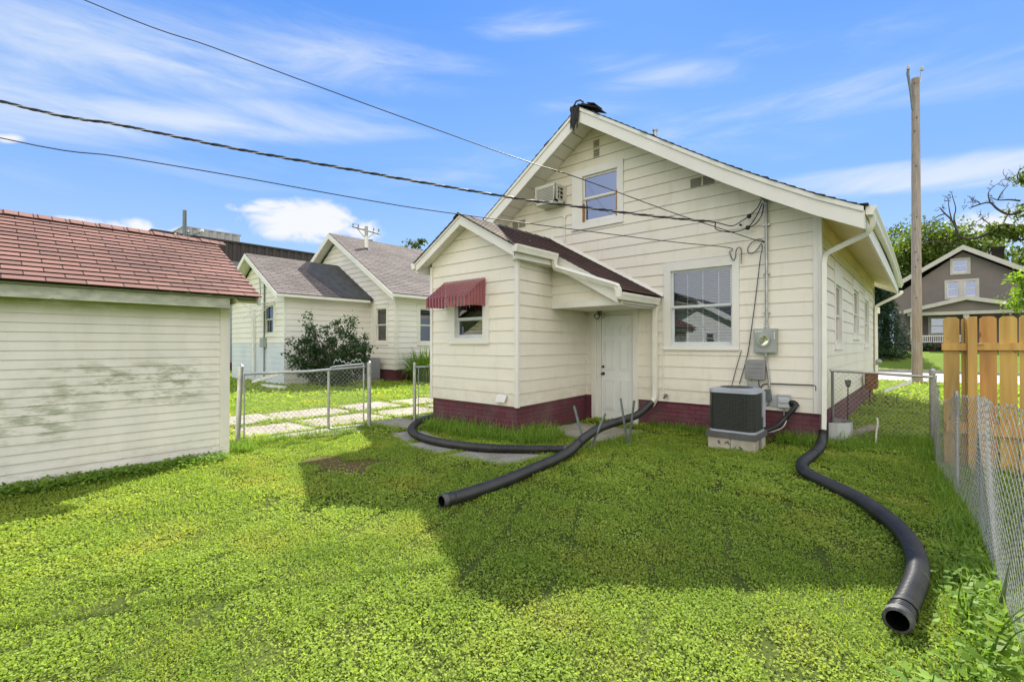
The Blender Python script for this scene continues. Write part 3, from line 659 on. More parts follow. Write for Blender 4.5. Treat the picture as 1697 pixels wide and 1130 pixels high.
# gutters and downspouts
def gutter(b, x, y0, y1, z, sgn=1, w=.11, sagf=lambda y: 0, n=16):
    prof = [(0, 0), (0, -.105), (.075, -.115), (.085, -.07), (w, -.03), (w, .0), (w-.014, .0), (w-.014, -.02)]
    ys = [y0+(y1-y0)*i/n for i in range(n+1)]
    for a, c in zip(ys, ys[1:]):
        for (p, q), (r_, s_) in zip(prof, prof[1:]):
            b.face([(x+sgn*p, a, z+q+sagf(a)), (x+sgn*r_, a, z+s_+sagf(a)), (x+sgn*r_, c, z+s_+sagf(c)), (x+sgn*p, c, z+q+sagf(c))])
    for a in (y0, y1): b.face([(x+sgn*p, a, z+q+sagf(a)) for p, q in prof[:6]])
b = MB(); gutter(b, .575, -OV+.06, YR-.02, LP(.55)+.29, sagf=lambda y: .10*math.sin(math.pi*min(max((y+.5)/10.2, 0), 1))); b.build('gutter', 'gutter', H)
def spout(pts, parent=H, w=.052, name='downspout', r=.028):
    b = MB(); p = smoothpath(pts, 6); b.tube(p, w/2, 4, smooth=False, flat=(1.25, 1.6)); return b.build(name, 'gutter', parent, bevel=.006)
spout([(.63, -.33, 3.16), (.635, -.31, 3.06), (.60, -.28, 2.98), (.52, -.24, 2.93), (.2, -.13, 2.81), (.095, -.085, 2.75), (.068, -.075, 2.66), (.066, -.075, 2.5), (.062, -.075, 1.4), (.055, -.085, .35), (.05, -.11, .21)], w=.066)
spout([(.63, YR-.3, 3.02), (.60, YR-.35, 2.92), (.12, YR-.55, 2.62), (.07, YR-.57, 2.5), (.07, YR-.57, 1.3), (.07, YR-.57, .2)], w=.066)
b = MB(); b.box(.03, .10, -.11, -.035, .72, .74); b.box(.03, .10, -.11, -.035, 2.05, 2.07); b.splitbuild('strap', 'gutter', H)

# ---------------- back entry (projecting gable)
EX0, EX1, YF = -5.82, -3.72, -2.40; EA = -4.80; SL = .56; EZ = 3.51; EOV = .24
SX1 = -3.95     # where the entry side wall meets the back wall
def EL(x): return EZ-SL*abs(x-EA)
he = []
we = window(H, (0, YF, 0), Ub, Nb, (-5.31, -4.325, 1.50, 2.30), (-5.17, -4.47, 1.585, 2.20), he, glass='glass', sash='sash', room='dark', meet=.52)
def e_out(v):
    if v <= EL(EX1)+.05: return (EX0, EX1)
    h_ = (EZ+.05-v)/SL; return (max(EX0, EA-h_), min(EX1, EA+h_))
b = MB(); lap(b, (0, YF, 0), Ub, Z, Nb, e_out, E8, .015, ZB, EZ+.04, he, [EL(EX1)+.05, EL(EX0)+.05]); b.build('siding', 'siding', H)
sv = Vector((SX1-EX1, -YF, 0)); sL = sv.length; su = sv.normalized(); sn = Vector((su.y, -su.x, 0))
b = MB(); lap(b, (EX1, YF, 0), su, Z, sn, lambda v: (0, sL), E8, .015, ZB, 2.86); b.build('siding', 'siding', H)
b = MB(); lap(b, (EX0, YF, 0), Us, Z, (-1, 0, 0), lambda v: (0, 2.4), E8, .014, ZB, 2.9); b.build('siding', 'siding', H)
b = MB(); p = [Vector((EX0+.012, -.0, 0)), Vector((EX0+.012, YF+.012, 0)), Vector((EX1-.012, YF+.012, 0)), Vector((SX1-.012, .0, 0))]
acc = 0
for a, c in zip(p, p[1:]):
    L = (c-a).length; b.face([a+Z*-.2, c+Z*-.2, c+Z*(ZB+.02), a+Z*(ZB+.02)], [(acc, -.7), (acc+L, -.7), (acc+L, 0), (acc, 0)]); acc += L
b.face([(SX1-.1, .008, -.2), (-3.815, .008, -.2), (-3.815, .008, ZB+.0), (SX1-.1, .008, ZB+.0)], [(0, -.7), (.3, -.7), (.3, 0), (0, 0)])
b.build('foundation', 'brick', H)
b = MB(); b.box(EX1-.035, EX1+.03, YF-.034, YF-.004, ZB-.012, 2.885); b.lbox((EX1, YF, 0), su, Z, sn, -.03, .03, ZB-.012, 2.80, .004, .032)
b.box(EX0-.03, EX0+.03, YF-.034, YF+.02, ZB-.012, 2.92); b.splitbuild('corner_board', 'trim', H, bevel=.004)
b = MB(); b.lbox((SX1, 0, 0), (1, 0, 0), Z, (0, -1, 0), -.0, .022, ZB, 2.1, .0, .025); b.build('corner_bead', 'trim', H)
# entry rakes
YRK = YF-EOV
PX1, PY = -2.42, -1.50      # porch eave x and porch rake plane
def rake(b, xa, xb, y0, y1, h0=.0, h1=.125, cap=True):
    za, zb_ = EL(xa), EL(xb)
    b.hexa([Vector(p) for p in ((xa, y0, za+h0), (xb, y0, zb_+h0), (xb, y1, zb_+h0), (xa, y1, za+h0), (xa, y0, za+h1), (xb, y0, zb_+h1), (xb, y1, zb_+h1), (xa, y1, za+h1))])
    if cap: b.hexa([Vector(p) for p in ((xa, y0-.016, za+h1+.001), (xb, y0-.016, zb_+h1+.001), (xb, y1, zb_+h1+.001), (xa, y1, za+h1+.001), (xa, y0-.016, za+h1+.04), (xb, y0-.016, zb_+h1+.04), (xb, y1, zb_+h1+.04), (xa, y1, za+h1+.04))])
for xe in (-6.01, -3.585):
    b = MB(); rake(b, EA, xe, YRK, YRK+.03); b.build('rake_board', 'trim', H)
b = MB(); rake(b, -3.62, PX1-.03, PY, PY+.03, -.07, .125); b.build('rake_board', 'trim', H)
# entry soffits
b = MB()
for sgn, xe in ((-1, -5.99), (1, -3.60)):
    x = EA
    while (x-xe)*sgn < 0:
        x2 = x+sgn*.19; x2 = max(x2, xe) if sgn < 0 else min(x2, xe)
        za, zb_ = EL(x)+.055, EL(x2-sgn*.006)+.055
        b.hexa([Vector(p) for p in ((x, YRK+.03, za), (x2-sgn*.006, YRK+.03, zb_), (x2-sgn*.006, YF, zb_), (x, YF, za), (x, YRK+.03, za+.01), (x2-sgn*.006, YRK+.03, zb_+.01), (x2-sgn*.006, YF, zb_+.01), (x, YF, za+.01))])
        x = x2
b.box(-6.0, EX0, YF, 0, EL(EX0)-.03, EL(EX0)-.02); b.box(EX1-.05, -3.60, YF-.1, PY, 2.80, 2.812); b.build('soffit', 'trim', H)
# porch gable infill above the recess + header beam + ceiling
b = MB(); yb = -1.33
sxat = lambda y: EX1+(SX1-EX1)*((y-YF)/(-YF))
lap(b, (0, yb, 0), Ub, Z, Nb, lambda v: (sxat(yb)-.03, min(-2.50, EA+(EZ+.03-v)/SL)), .15, .012, 2.20, 3.0); b.build('siding', 'siding', H)
b = MB(); b.box(sxat(yb), -2.50, yb-.022, yb+.1, 2.10, 2.205); b.build('header_beam', 'trim', H, bevel=.003)
b = MB(); b.box(-3.9, -2.46, yb+.05, -.02, 2.112, 2.125); b.build('porch_ceiling', 'siding', H)
b = MB(); b.box(-2.52, -2.46, yb+.0, -.03, 2.10, 2.27); b.build('porch_fascia', 'trim', H)
b = MB(); b.box(-3.62, -3.585, YRK+.02, PY+.02, 2.80, 2.955); b.box(-6.02, -5.99, YRK+.02, 0, 2.80, 2.96); b.splitbuild('fascia', 'trim', H)
# entry roof: lapped shingles. right slope in two lengths, left slope
def eroof(b, y0, y1, xe, sgn, m_lift=.168):
    L = abs(xe-EA)*math.hypot(1, SL); V = Vector((-sgn, 0, SL)).normalized(); N_ = Vector((sgn*SL, 0, 1)).normalized()
    O = Vector((xe, 0, EL(xe)+m_lift)); lap(b, O+Vector((0, y0, 0)), (0, 1, 0), V, N_, lambda v: (0, y1-y0), .127, .009, 0, L, jog=.15)
b = MB(); L_t = 1.05
eroof(b, YRK-.045, PY-.03, -3.55, 1); eroof(b, PY-.03, 0, PX1+.05, 1); eroof(b, YRK-.045, 0, -6.05, -1)
re_ = b.build('roof', 'shing_brown', H)
b = MB(); Vr = Vector((-1, 0, SL)).normalized(); Nr = Vector((SL, 0, 1)).normalized(); O = Vector((-3.552, YRK-.047, EL(-3.552)+.184))
Lr = 1.25*math.hypot(1, SL)
lap(b, O, (0, 1, 0), Vr, Nr, lambda v: (0, max(.0, .04+.84*v/Lr)), .127, .010, 0, Lr); b.build('pale_shingles', 'shing_tan', re_)  # wedge of paler tan shingles, widening towards the ridge
b = MB()
for k in range(9): b.hexa([Vector(p) for p in ((EA-.12, YRK-.05+k*.3, EZ+.115), (EA, YRK-.05+k*.3, EZ+.19), (EA, YRK+.29+k*.3, EZ+.175), (EA-.12, YRK+.29+k*.3, EZ+.10), (EA-.12, YRK-.05+k*.3, EZ+.13), (EA, YRK-.05+k*.3, EZ+.205), (EA, YRK+.29+k*.3, EZ+.19), (EA-.12, YRK+.29+k*.3, EZ+.115))]); b.hexa([Vector(p) for p in ((EA, YRK-.05+k*.3, EZ+.19), (EA+.12, YRK-.05+k*.3, EZ+.115), (EA+.12, YRK+.29+k*.3, EZ+.10), (EA, YRK+.29+k*.3, EZ+.175), (EA, YRK-.05+k*.3, EZ+.205), (EA+.12, YRK-.05+k*.3, EZ+.13), (EA+.12, YRK+.29+k*.3, EZ+.115), (EA, YRK+.29+k*.3, EZ+.19))])
b.build('ridge_cap', 'shing_gray', re_)
b = MB()  # flashing where the porch roof meets the wall
for x0, x1 in ((EA, PX1+.08),): b.hexa([Vector(p) for p in ((x0, -.06, EL(x0)+.185), (x1, -.06, EL(x1)+.185), (x1, -.012, EL(x1)+.185), (x0, -.012, EL(x0)+.185), (x0, -.025, EL(x0)+.24), (x1, -.025, EL(x1)+.24), (x1, -.012, EL(x1)+.24), (x0, -.012, EL(x0)+.24))])
b.build('flashing', 'trim', re_)
# gutters on the entry
b = MB(); gutter(b, -3.585, YRK-.03, -1.60, 3.0, n=2, w=.10); b.build('gutter', 'gutter', H)
b = MB(); gutter(b, PX1-.04, PY+.02, -.10, 2.285, n=2, w=.10); b.build('gutter', 'gutter', H)
b = MB(); gutter(b, -6.02, YRK-.03, -.1, 2.99, sgn=-1, n=2, w=.10); b.build('gutter', 'gutter', H)
spout([(-3.535, -1.66, 2.90), (-3.54, -1.645, 2.82), (-3.53, -1.63, 2.775), (-3.46, -1.62, 2.735), (-2.50, -1.60, 2.40), (-2.40, -1.595, 2.345), (-2.375, -1.59, 2.29), (-2.375, -1.585, 2.20)], w=.07)
spout([(-2.44, -.075, 2.20), (-2.46, -.070, 2.10), (-2.475, -.068, 1.9), (-2.475, -.068, 1.0), (-2.475, -.068, .56), (-2.49, -.11, .46), (-2.505, -.17, .41)], w=.085)
spout([(-6.07, -2.3, 2.88), (-6.0, -2.28, 2.8), (-5.87, -2.25, 2.72)], w=.06)
# vents on the gable
def louvre(parent, x0, x1, z0, z1, n, name='louvre_vent', y=-.018, dark=True):
    b = MB(); h = (z1-z0)
    b.box(x0-.006, x1+.006, y-.004, -.006, z0, z0+.008); b.box(x0-.006, x1+.006, y-.004, -.006, z1-.008, z1)
    v = b
    for k in range(n): v.lbox((0, y+.004, z0+h*(k+.5)/n), (1, 0, 0), Vector((0, -.55, -.83)), Vector((0, -.83, .55)), x0, x1, -.012, h/n*.55, -.001, .001)
    o = b.build(name, 'louv', parent)
    b = MB(); b.face([(x0, -.0155, z0), (x1, -.0155, z0), (x1, -.0155, z1), (x0, -.0155, z1)]); b.build('vent_opening', 'screen', o); return o
for z0, z1, n in ((5.36, 5.50, 4), (5.16, 5.32, 4)): louvre(H, -3.77, -3.645, z0, z1, n, y=-.022)
for x0, x1 in ((-1.86, -1.68), (-1.65, -1.46)): louvre(H, x0, x1, 4.14, 4.30, 7)
for x0, x1 in ((-5.90, -5.73), (-5.70, -5.53)): louvre(H, x0, x1, 4.09, 4.25, 7)
b = MB(); p = [Vector(q) for q in ((-4.12, -2.432, .66), (-3.92, -2.432, .66), (-3.93, -2.49, .54), (-4.13, -2.49, .54))]; b.prism(p, (0, .03, 0)); b.build('dryer_flap', 'trim', H, bevel=.004)
# front porch corner beyond the far end of the house
b = MB(); b.box(-.6, .12, YE+.6, YE+.75, 2.42, 2.60); b.box(-.1, .0, YE+.6, YE+.7, .2, 2.42); b.build('porch_beam', 'trim', H)

# ================================================================ fittings on and beside the house
T = thing('window_awning', (-4.85, -2.42, 2.6), 'maroon ribbed metal awning over the small back entry window', 'awning')
b = MB()
xl, xr, yw, yo = -5.32, -4.35, -2.435, -2.86; zt, zo = 2.60, 2.27
xlo, xro = -5.52, -4.60
xl2, xr2 = -5.40, -4.40
def slats_top(b):
    n = 13; L, Rr = (-5.42, -4.405), (-5.50, -4.52)
    for k in range(n):
        for (u0, u1, h) in ((k/n, (k+.62)/n, .0), ((k+.62)/n, (k+1)/n, -.030)):
            x0, x1 = -5.43+1.03*u0, -5.43+1.03*u1
            b.hexa([Vector(p) for p in ((x0, yw, zt+h-.005), (x1, yw, zt+h-.005), (x1, yo, zo+h-.005), (x0, yo, zo+h-.005), (x0, yw, zt+h), (x1, yw, zt+h), (x1, yo, zo+h), (x0, yo, zo+h))])
            dz = .15+(.022 if h == 0 else 0)
            b.lbox((x0, yo-h*.6, zo+h), (1, 0, 0), Z, (0, -1, 0), 0, x1-x0, -dz, .004, 0, .004)
slats_top(b); hi_, lo2 = MB(), MB()
for i_ in range(0, len(b.f), 12):     # every slat is one top box and one valance box; grooves alternate
    tgt = hi_ if (i_//12) % 2 == 0 else lo2
    for f_ in b.f[i_:i_+12]: tgt.face([b.v[j] for j in f_])
hi_.build('canopy', 'awning', T); lo2.build('canopy_groove', 'awning2', T)
for xs, sg in ((-5.43, -1), (-4.40, 1)):
    b = MB(); n = 6
    for k in range(n):
        for u0, u1, h in ((k/n, (k+.66)/n, 0), ((k+.66)/n, (k+1)/n, .010)):
            y0, y1 = yw+(yo-yw)*u0, yw+(yo-yw)*u1; z0, z1 = zt+(zo-zt)*u0, zt+(zo-zt)*u1
            b.hexa([Vector(p) for p in ((xs-sg*h, y0, 2.12), (xs-sg*h, y1, 2.12), (xs-sg*h, y1, z1), (xs-sg*h, y0, z0), (xs-sg*h+sg*.004, y0, 2.12), (xs-sg*h+sg*.004, y1, 2.12), (xs-sg*h+sg*.004, y1, z1), (xs-sg*h+sg*.004, y0, z0))])
    b.build('side_panel', 'awning', T)

T = thing('porch_light', (-3.58, -.2, 2.11), 'clear glass wall lantern under the porch ceiling beside the back door', 'light')
b = MB(); b.cyl((-3.56, -.16, 2.112), .045, -.03, 14); b.cyl((-3.56, -.16, 2.08), .03, -.05, 12); b.build('lamp_base', 'brass', T)
b = MB(); b.ball((-3.60, -.18, 2.01), .062, 14, 9); b.ball((-3.47, -.17, 2.02), .045, 12, 8); b.build('lamp_glass', 'lampglass', T)
b = MB(); b.ball((-3.60, -.18, 2.02), .03, 10, 7, 1.2); b.build('bulb', 'white', T)

def ac_window():
    T = thing('window_air_conditioner', (-4.70, -.2, 4.4), 'cream air conditioner poking through the wall beside the upstairs window', 'air conditioner')
    x0, x1, y0, y1, z0, z1 = -4.965, -4.455, -.37, .02, 4.365, 4.735
    b = MB(); b.box(x0, x0+.035, y0, y1, z0, z1); b.box(x1-.02, x1, y0, y0+.11, z0, z1); b.box(x1-.02, x1, y1-.10, y1, z0, z1); b.box(x1-.02, x1, y0, y1, z0, z0+.06); b.box(x1-.02, x1, y0, y1, z1-.05, z1)
    b.box(x0, x1, y0, y1, z1, z1+.012); b.box(x0, x1, y0, y1, z0-.012, z0); b.box(x0, x1, y0, y0+.02, z1-.05, z1); b.box(x0, x1, y0, y0+.02, z0, z0+.035); b.box(x1-.05, x1, y0, y0+.02, z0, z1)
    b.build('case', 'acwin', T, bevel=.004)
    b = MB(); b.box(x0+.04, x1-.03, y0+.03, y1-.02, z0+.01, z1-.01); b.build('coil', 'acdark', T)
    b = MB()
    for k in range(9): b.lbox((0, y0+.01, z0+.055+k*.031), (1, 0, 0), Z, (0, -1, 0), x0+.04, x1-.055, 0, .012, 0, .004)
    for k in range(15): b.lbox((x0+.05+k*.028, y0+.01, 0), (1, 0, 0), Z, (0, -1, 0), 0, .005, z0+.04, z1-.05, 0, .006)
    b.build('grille', 'acwin', T)
    b = MB()
    for z in (4.44, 4.53, 4.62): b.box(x1-.016, x1-.006, y0+.11, y1-.10, z, z+.02)
    b.box(x1-.018, x1-.006, y0+.17, y0+.19, z0, z1); b.build('side_louvre', 'acwin', T)
    b = MB(); b.box(x0-.02, x1+.02, -.03, -.016, z0-.03, z0); b.box(x1, x1+.03, -.03, -.016, z0-.03, z1+.03); b.build('wall_sleeve', 'acwin', T)
ac_window()

T = thing('electric_meter', (-.69, -.03, 1.5), 'gray electric meter box with round glass dial on the back wall', 'electric meter')
b = MB(); b.box(-.85, -.535, -.135, -.018, 1.34, 1.715); b.build('box', 'meter', T, bevel=.008)
b = MB(); b.box(-.835, -.55, -.140, -.1355, 1.355, 1.70); b.build('cover', 'meter', T, bevel=.002)
b = MB(); b.cyl((-.70, -.138, 1.535), .092, -.03, 28, axis=(0, 1, 0)); b.build('ring', 'galv', T)
b = MB(); b.cyl((-.70, -.165, 1.535), .072, -.004, 24, axis=(0, 1, 0)); b.build('dial', mat('dial_face', (.62, .60, .46), (.5, .48, .36), ns=20, rough=.5), T)
b = MB(); b.box(-.735, -.665, -.1715, -.1695, 1.555, 1.575); b.box(-.71, -.69, -.1715, -.1695, 1.50, 1.52); b.build('register', 'dark', T)
b = MB(); b.tube([(-.70, -.168-.04*math.cos(a*math.pi/2/5), 1.535) for a in range(6)], [.074*math.sin(.35+a*.244) for a in range(6)][::-1], 20); b.build('glass_cover', 'lampglass', T)
b = MB()
for k in range(3): b.box(-.83+k*.04, -.80+k*.04, -.1425, -.1405, 1.665, 1.68)
for k in range(3): b.box(-.565, -.553, -.1425, -.1405, 1.56+k*.035, 1.585+k*.035)
b.build('sticker', 'white', T)
T = thing('service_conduit', (-.68, -.05, 2.6), 'galvanized conduit mast running down the back wall into the meter box', 'conduit')
b = MB(); b.tube([(-.683, -.055, 3.68), (-.683, -.055, 1.80)], .020, 10); b.build('pipe', 'galv', T)
b = MB(); b.cyl((-.683, -.055, 1.71), .03, .035, 10); b.cyl((-.683, -.055, 1.765), .026, .03, 10); b.cyl((-.683, -.055, 2.95), .026, .03, 10); b.build('coupling', 'galv', T)
b = MB(); b.tube([(-.683, -.06, 3.66), (-.683, -.07, 3.72), (-.70, -.10, 3.75), (-.73, -.14, 3.73)], [.03, .045, .045, .03], 10); b.build('weatherhead', 'steel_dk', T)
for z in (3.3, 2.55, 1.95):
    b = MB(); b.box(-.73, -.64, -.06, -.016, z, z+.022); b.build('clamp', 'galv', T)
T = thing('lower_conduit', (-.68, -.05, 1.0), 'short bent gray conduit dropping from the meter box to the metal switch', 'conduit')
b = MB(); b.tube(smoothpath([(-.692, -.06, 1.345), (-.69, -.05, 1.2), (-.665, -.04, 1.0), (-.653, -.04, .85), (-.655, -.04, .80)], 5), .018, 9); b.build('pipe', 'galv', T)
b = MB(); b.cyl((-.692, -.07, 1.30), .027, .045, 10); b.build('coupling', 'galv', T)
b = MB(); b.lbox((-.66, -.045, .70), (1, 0, .1), (-.1, 0, 1), (0, -1, 0), -.045, .04, -.09, .09, 0, .05); b.tube([(-.66, -.07, .62), (-.64, -.08, .56), (-.68, -.09, .53)], .012, 6); b.build('junction', 'steel_dk', T, bevel=.01)
T = thing('cable_box', (-.84, -.05, 1.08), 'ribbed gray plastic utility box on the wall left below the meter', 'utility box')
b = MB(); b.lbox((-.84, -.02, 1.08), (1, 0, -.03), (.03, 0, 1), (0, -1, 0), -.145, .14, -.155, .155, 0, .085); b.build('box', 'tbox', T, bevel=.012)
for k in range(4):
    b = MB(); b.lbox((-.84, -.105, 1.08), (1, 0, -.03), (.03, 0, 1), (0, -1, 0), -.12, .10, -.105+k*.065, -.092+k*.065, -.001, .006); b.build('rib', 'tbox', T)
T = thing('small_gray_box', (-.88, -.04, .86), 'little gray box tucked under the ribbed utility box', 'utility box')
b = MB(); b.box(-.955, -.80, -.075, -.018, .80, .90); b.build('box', 'meter', T, bevel=.006)
b = MB(); b.tube([(-.93, -.05, .80), (-.93, -.05, .785)], .012, 6); b.tube([(-.84, -.05, .80), (-.84, -.05, .785)], .012, 6); b.build('gland', 'meter', T)
T = thing('disconnect_switch', (-.455, -.05, .61), 'pale gray electrical switch box low on the wall beside the condenser', 'switch box')
b = MB(); b.box(-.53, -.375, -.085, -.018, .525, .715); b.build('box', 'ltgray', T, bevel=.005)
b = MB(); b.box(-.54, -.365, -.10, -.016, .708, .722); b.box(-.515, -.39, -.10, -.086, .60, .66); b.build('lid', 'ltgray', T, bevel=.004)
b = MB(); b.box(-.72, -.53, -.025, -.016, .53, .70); b.build('back_plate', 'ltgray', T)
def rubber(name, label, cat, pts, r, m='black', n=7, k=6):
    b = MB(); b.tube(smoothpath(pts, k), r, n); o = b.build(name, m); return tag(o, label, cat)
rubber('black_wire', 'thin black line running level along the wall then bending down near the corner', 'wire', [(-.80, -.035, .76), (-.764, -.035, .815), (-.70, -.035, .865), (-.4, -.03, .873), (-.12, -.03, .88), (-.06, -.03, .872), (-.049, -.03, .85), (-.049, -.03, .80)], .008)
rubber('refrigerant_line', 'thick black insulated line from the wall elbow down to the condenser', 'pipe', [(-.30, -.02, .565), (-.29, -.10, .57), (-.33, -.14, .50), (-.42, -.17, .38), (-.50, -.28, .28), (-.58, -.50, .23), (-.64, -.68, .24)], .034, n=10)
rubber('copper_line', 'thin pale line looping beside the thick black condenser pipe', 'pipe', [(-.45, -.05, .53), (-.45, -.06, .40), (-.40, -.16, .36), (-.44, -.27, .25), (-.56, -.48, .20), (-.63, -.66, .22)], .009, 'galv')
rubber('wall_elbow', 'dark plastic wall elbow where the condenser pipe enters the siding', 'pipe', [(-.36, -.015, .58), (-.355, -.06, .60), (-.31, -.085, .60), (-.28, -.09, .55)], [.045]*19, n=8)
for i_, pts in enumerate(([(-.90, -.06, .93), (-.88, -.06, .86), (-.82, -.06, .80), (-.86, -.055, .70)], [(-.80, -.06, .93), (-.79, -.055, .84), (-.74, -.06, .78)])):
    rubber('utility_wire', ['thin black wire hanging from the bottom left of the ribbed utility box', 'thin black wire hanging from the bottom right of the ribbed utility box'][i_], 'wire', pts, .006)

# spigot and thin white wall pipe
T = thing('garden_spigot', (-2.32, -.06, .56), 'old brass garden tap on the wall beside the white downspout', 'tap')
b = MB(); b.tube([(-2.30, -.01, .56), (-2.30, -.08, .555), (-2.30, -.11, .53)], .014, 8); b.build('spout', 'brass', T)
b = MB(); b.cyl((-2.27, -.09, .575), .034, .012, 10, axis=(.5, -.6, .3)); b.build('wheel_handle', 'brass', T)
T = thing('wall_pipe', (-2.346, -.03, 1.0), 'thin white pipe running down the wall right of the white downspout', 'pipe')
b = MB(); b.tube([(-2.346, -.03, 2.28), (-2.346, -.03, .60)], .011, 7); b.build('pipe', 'trim', T)
b = MB(); b.box(-2.375, -2.317, -.04, -.016, 1.39, 1.42); b.box(-2.365, -2.33, -.045, -.016, .585, .62); b.splitbuild('clip', 'trim', T)
T = thing('vent_line', (-4.45, -.03, 3.9), 'thin white pipe on the gable left of the upstairs window, bending along the porch roof', 'pipe')
b = MB(); b.tube([(-4.455, -.035, 4.12), (-4.45, -.035, 3.62), (-4.43, -.035, 3.55), (-4.38, -.035, 3.50), (-3.9, -.035, 3.20)], .012, 7); b.build('pipe', 'trim', T)
b = MB(); b.box(-4.49, -4.42, -.04, -.016, 4.10, 4.13); b.box(-4.475, -4.43, -.045, -.016, 3.60, 3.66); b.splitbuild('clip', 'trim', T)

# ---------------- condenser on its pad
T = thing('air_conditioner_condenser', (-.88, -.87, 0), 'dark gray condenser unit on a block plinth against the back wall', 'air conditioner')
x0, x1, y0, y1 = -1.20, -.58, -1.15, -.60
b = MB()
for k, (u0, u1) in enumerate(((0, .30), (.305, .62))): b.box(x0+u0, x0+u1, y0+.0, y0+.19, -.05, .165); b.box(x0+u0, x0+u1, y1-.19, y1, -.05, .165)
b.splitbuild('plinth', 'block', T, bevel=.008)
b = MB()
for k in range(5):
    p = [Vector((x0+.16+k*.07+random.uniform(-.02, .02), y0-.004, .06+random.uniform(-.03, .03)))]
    for j in range(4): p.append(p[-1]+Vector((random.uniform(-.04, .05), 0, random.uniform(-.03, .035))))
    b.tube(p, .005, 4)
b.build('dried_vine', 'bark', T)
b = MB(); b.box(x0-.02, x1+.02, y0-.02, y1+.02, .167, .25); b.build('pad', 'padgray', T, bevel=.006)
def rrect(x0, x1, y0, y1, r, n=6):
    o = []
    for cx, cy, a0 in ((x1-r, y0+r, -90), (x1-r, y1-r, 0), (x0+r, y1-r, 90), (x0+r, y0+r, 180)):
        for k in range(n+1): a = R(a0+90*k/n); o.append((cx+r*math.cos(a), cy+r*math.sin(a)))
    return o
def extr(b, loop, z0, z1, smooth=True):
    for (a, c) in zip(loop, loop[1:]+loop[:1]): b.face([(a[0], a[1], z0), (c[0], c[1], z0), (c[0], c[1], z1), (a[0], a[1], z1)], smooth=False)
L1 = rrect(x0+.02, x1-.02, y0+.02, y1-.02, .075); L2 = rrect(x0, x1, y0, y1, .085)
b = MB(); extr(b, L1, .27, .79); b.build('coil', 'acdark', T)
b = MB()
P_, Q_ = [], []
L3 = rrect(x0+.006, x1-.006, y0+.006, y1-.006, .08)
for k in range(30):
    z = .285+k*.0172
    for a, c in zip(L3, L3[1:]+L3[:1]): P_.append((*a, z)); Q_.append((*c, z))
per = resample([Vector((*p, 0)) for p in L3+L3[:1]], .034)
for p in per: P_.append((p.x, p.y, .27)); Q_.append((p.x, p.y, .80))
wiremesh('guard', P_, Q_, .0023, 'acwire', T)
b = MB(); extr(b, L2, .25, .275); b.face([(p[0], p[1], .275) for p in L2]); b.build('base_pan', 'actop', T)
b = MB(); extr(b, L2, .795, .845); ring = rrect(x0+.05, x1-.05, y0+.04, y1-.04, .16)
cx, cy = (x0+x1)/2, (y0+y1)/2; n = len(L2)
inn = [(cx+.215*math.cos(math.atan2(p[1]-cy, p[0]-cx)), cy+.215*math.sin(math.atan2(p[1]-cy, p[0]-cx))) for p in L2]
for i in range(n):
    a, c, d_, e_ = L2[i], L2[(i+1) % n], inn[(i+1) % n], inn[i]; b.face([(a[0], a[1], .845), (c[0], c[1], .845), (d_[0], d_[1], .862), (e_[0], e_[1], .862)]); b.face([(e_[0], e_[1], .862), (d_[0], d_[1], .862), (d_[0], d_[1], .80), (e_[0], e_[1], .80)])
b.face([(p[0], p[1], .796) for p in L2]); b.build('top_cover', 'actop', T)
P_, Q_ = [], []
for k in range(1, 9):
    r_ = .215*k/8
    for j in range(20): P_.append((cx+r_*math.cos(j*math.pi/10), cy+r_*math.sin(j*math.pi/10), .866)); Q_.append((cx+r_*math.cos((j+1)*math.pi/10), cy+r_*math.sin((j+1)*math.pi/10), .866))
for j in range(8): P_.append((cx, cy, .866)); Q_.append((cx+.22*math.cos(j*math.pi/4), cy+.22*math.sin(j*math.pi/4), .866))
wiremesh('fan_guard', P_, Q_, .003, 'acwire', T)
b = MB(); b.box(x1-.03, x1+.004, y1-.10, y1-.01, .30, .80); b.box(x1-.025, x1+.012, y1-.16, y1-.10, .45, .79); b.build('service_panel', 'actop', T, bevel=.003)

# ---------------- black corrugated drain pipes
def drain(name, label, path, parts=(), step=.0055, r=.056, amp=.0062, wall=True, knobs=()):
    p = resample(smoothpath(path, 10), step); T = thing(name, (p[0].x, p[0].y, 0), label, 'drain pipe')
    rr = [r+amp*(1, 1, -1, -1)[i % 4] for i in range(len(p))]
    b = MB(); b.tube(p, rr, 14, cap=False); 
    inn = list(reversed(p[-70:])); bi = MB(); bi.tube(inn, [r-.009]*len(inn), 14, cap=False); bi.build('pipe_inside', 'hollow', T)
    e0, e1 = p[-1], (p[-1]-p[-3]).normalized()
    b.build('pipe', 'pipe', T)
    b = MB(); b.tube([p[-1]-e1*.05, p[-1]-e1*.045, p[-1]-e1*.02, p[-1]+e1*.002, p[-1]+e1*.0035], [r+.003, r+.010, r+.006, r+.009, r-.007], 18, cap=False); b.build('rim', 'piperim', T)
    L = len(p)
    for f in knobs:
        c = p[int(f*L)]; b = MB(); d = (CAM-c); d.z = .45*d.length; d.normalize(); b.cyl(c+d*(r-.002), .012, .006, 8, axis=d); b.build('coupling_tab', 'pipe', T)
    for (f, ln) in parts:
        i = int(f*L); k = max(3, int(ln/step)); b = MB(); seg = p[i:i+k]; b.tube(seg, [r+.010]*len(seg), 14, cap=False); b.build('collar', 'pipe', T)
    return T
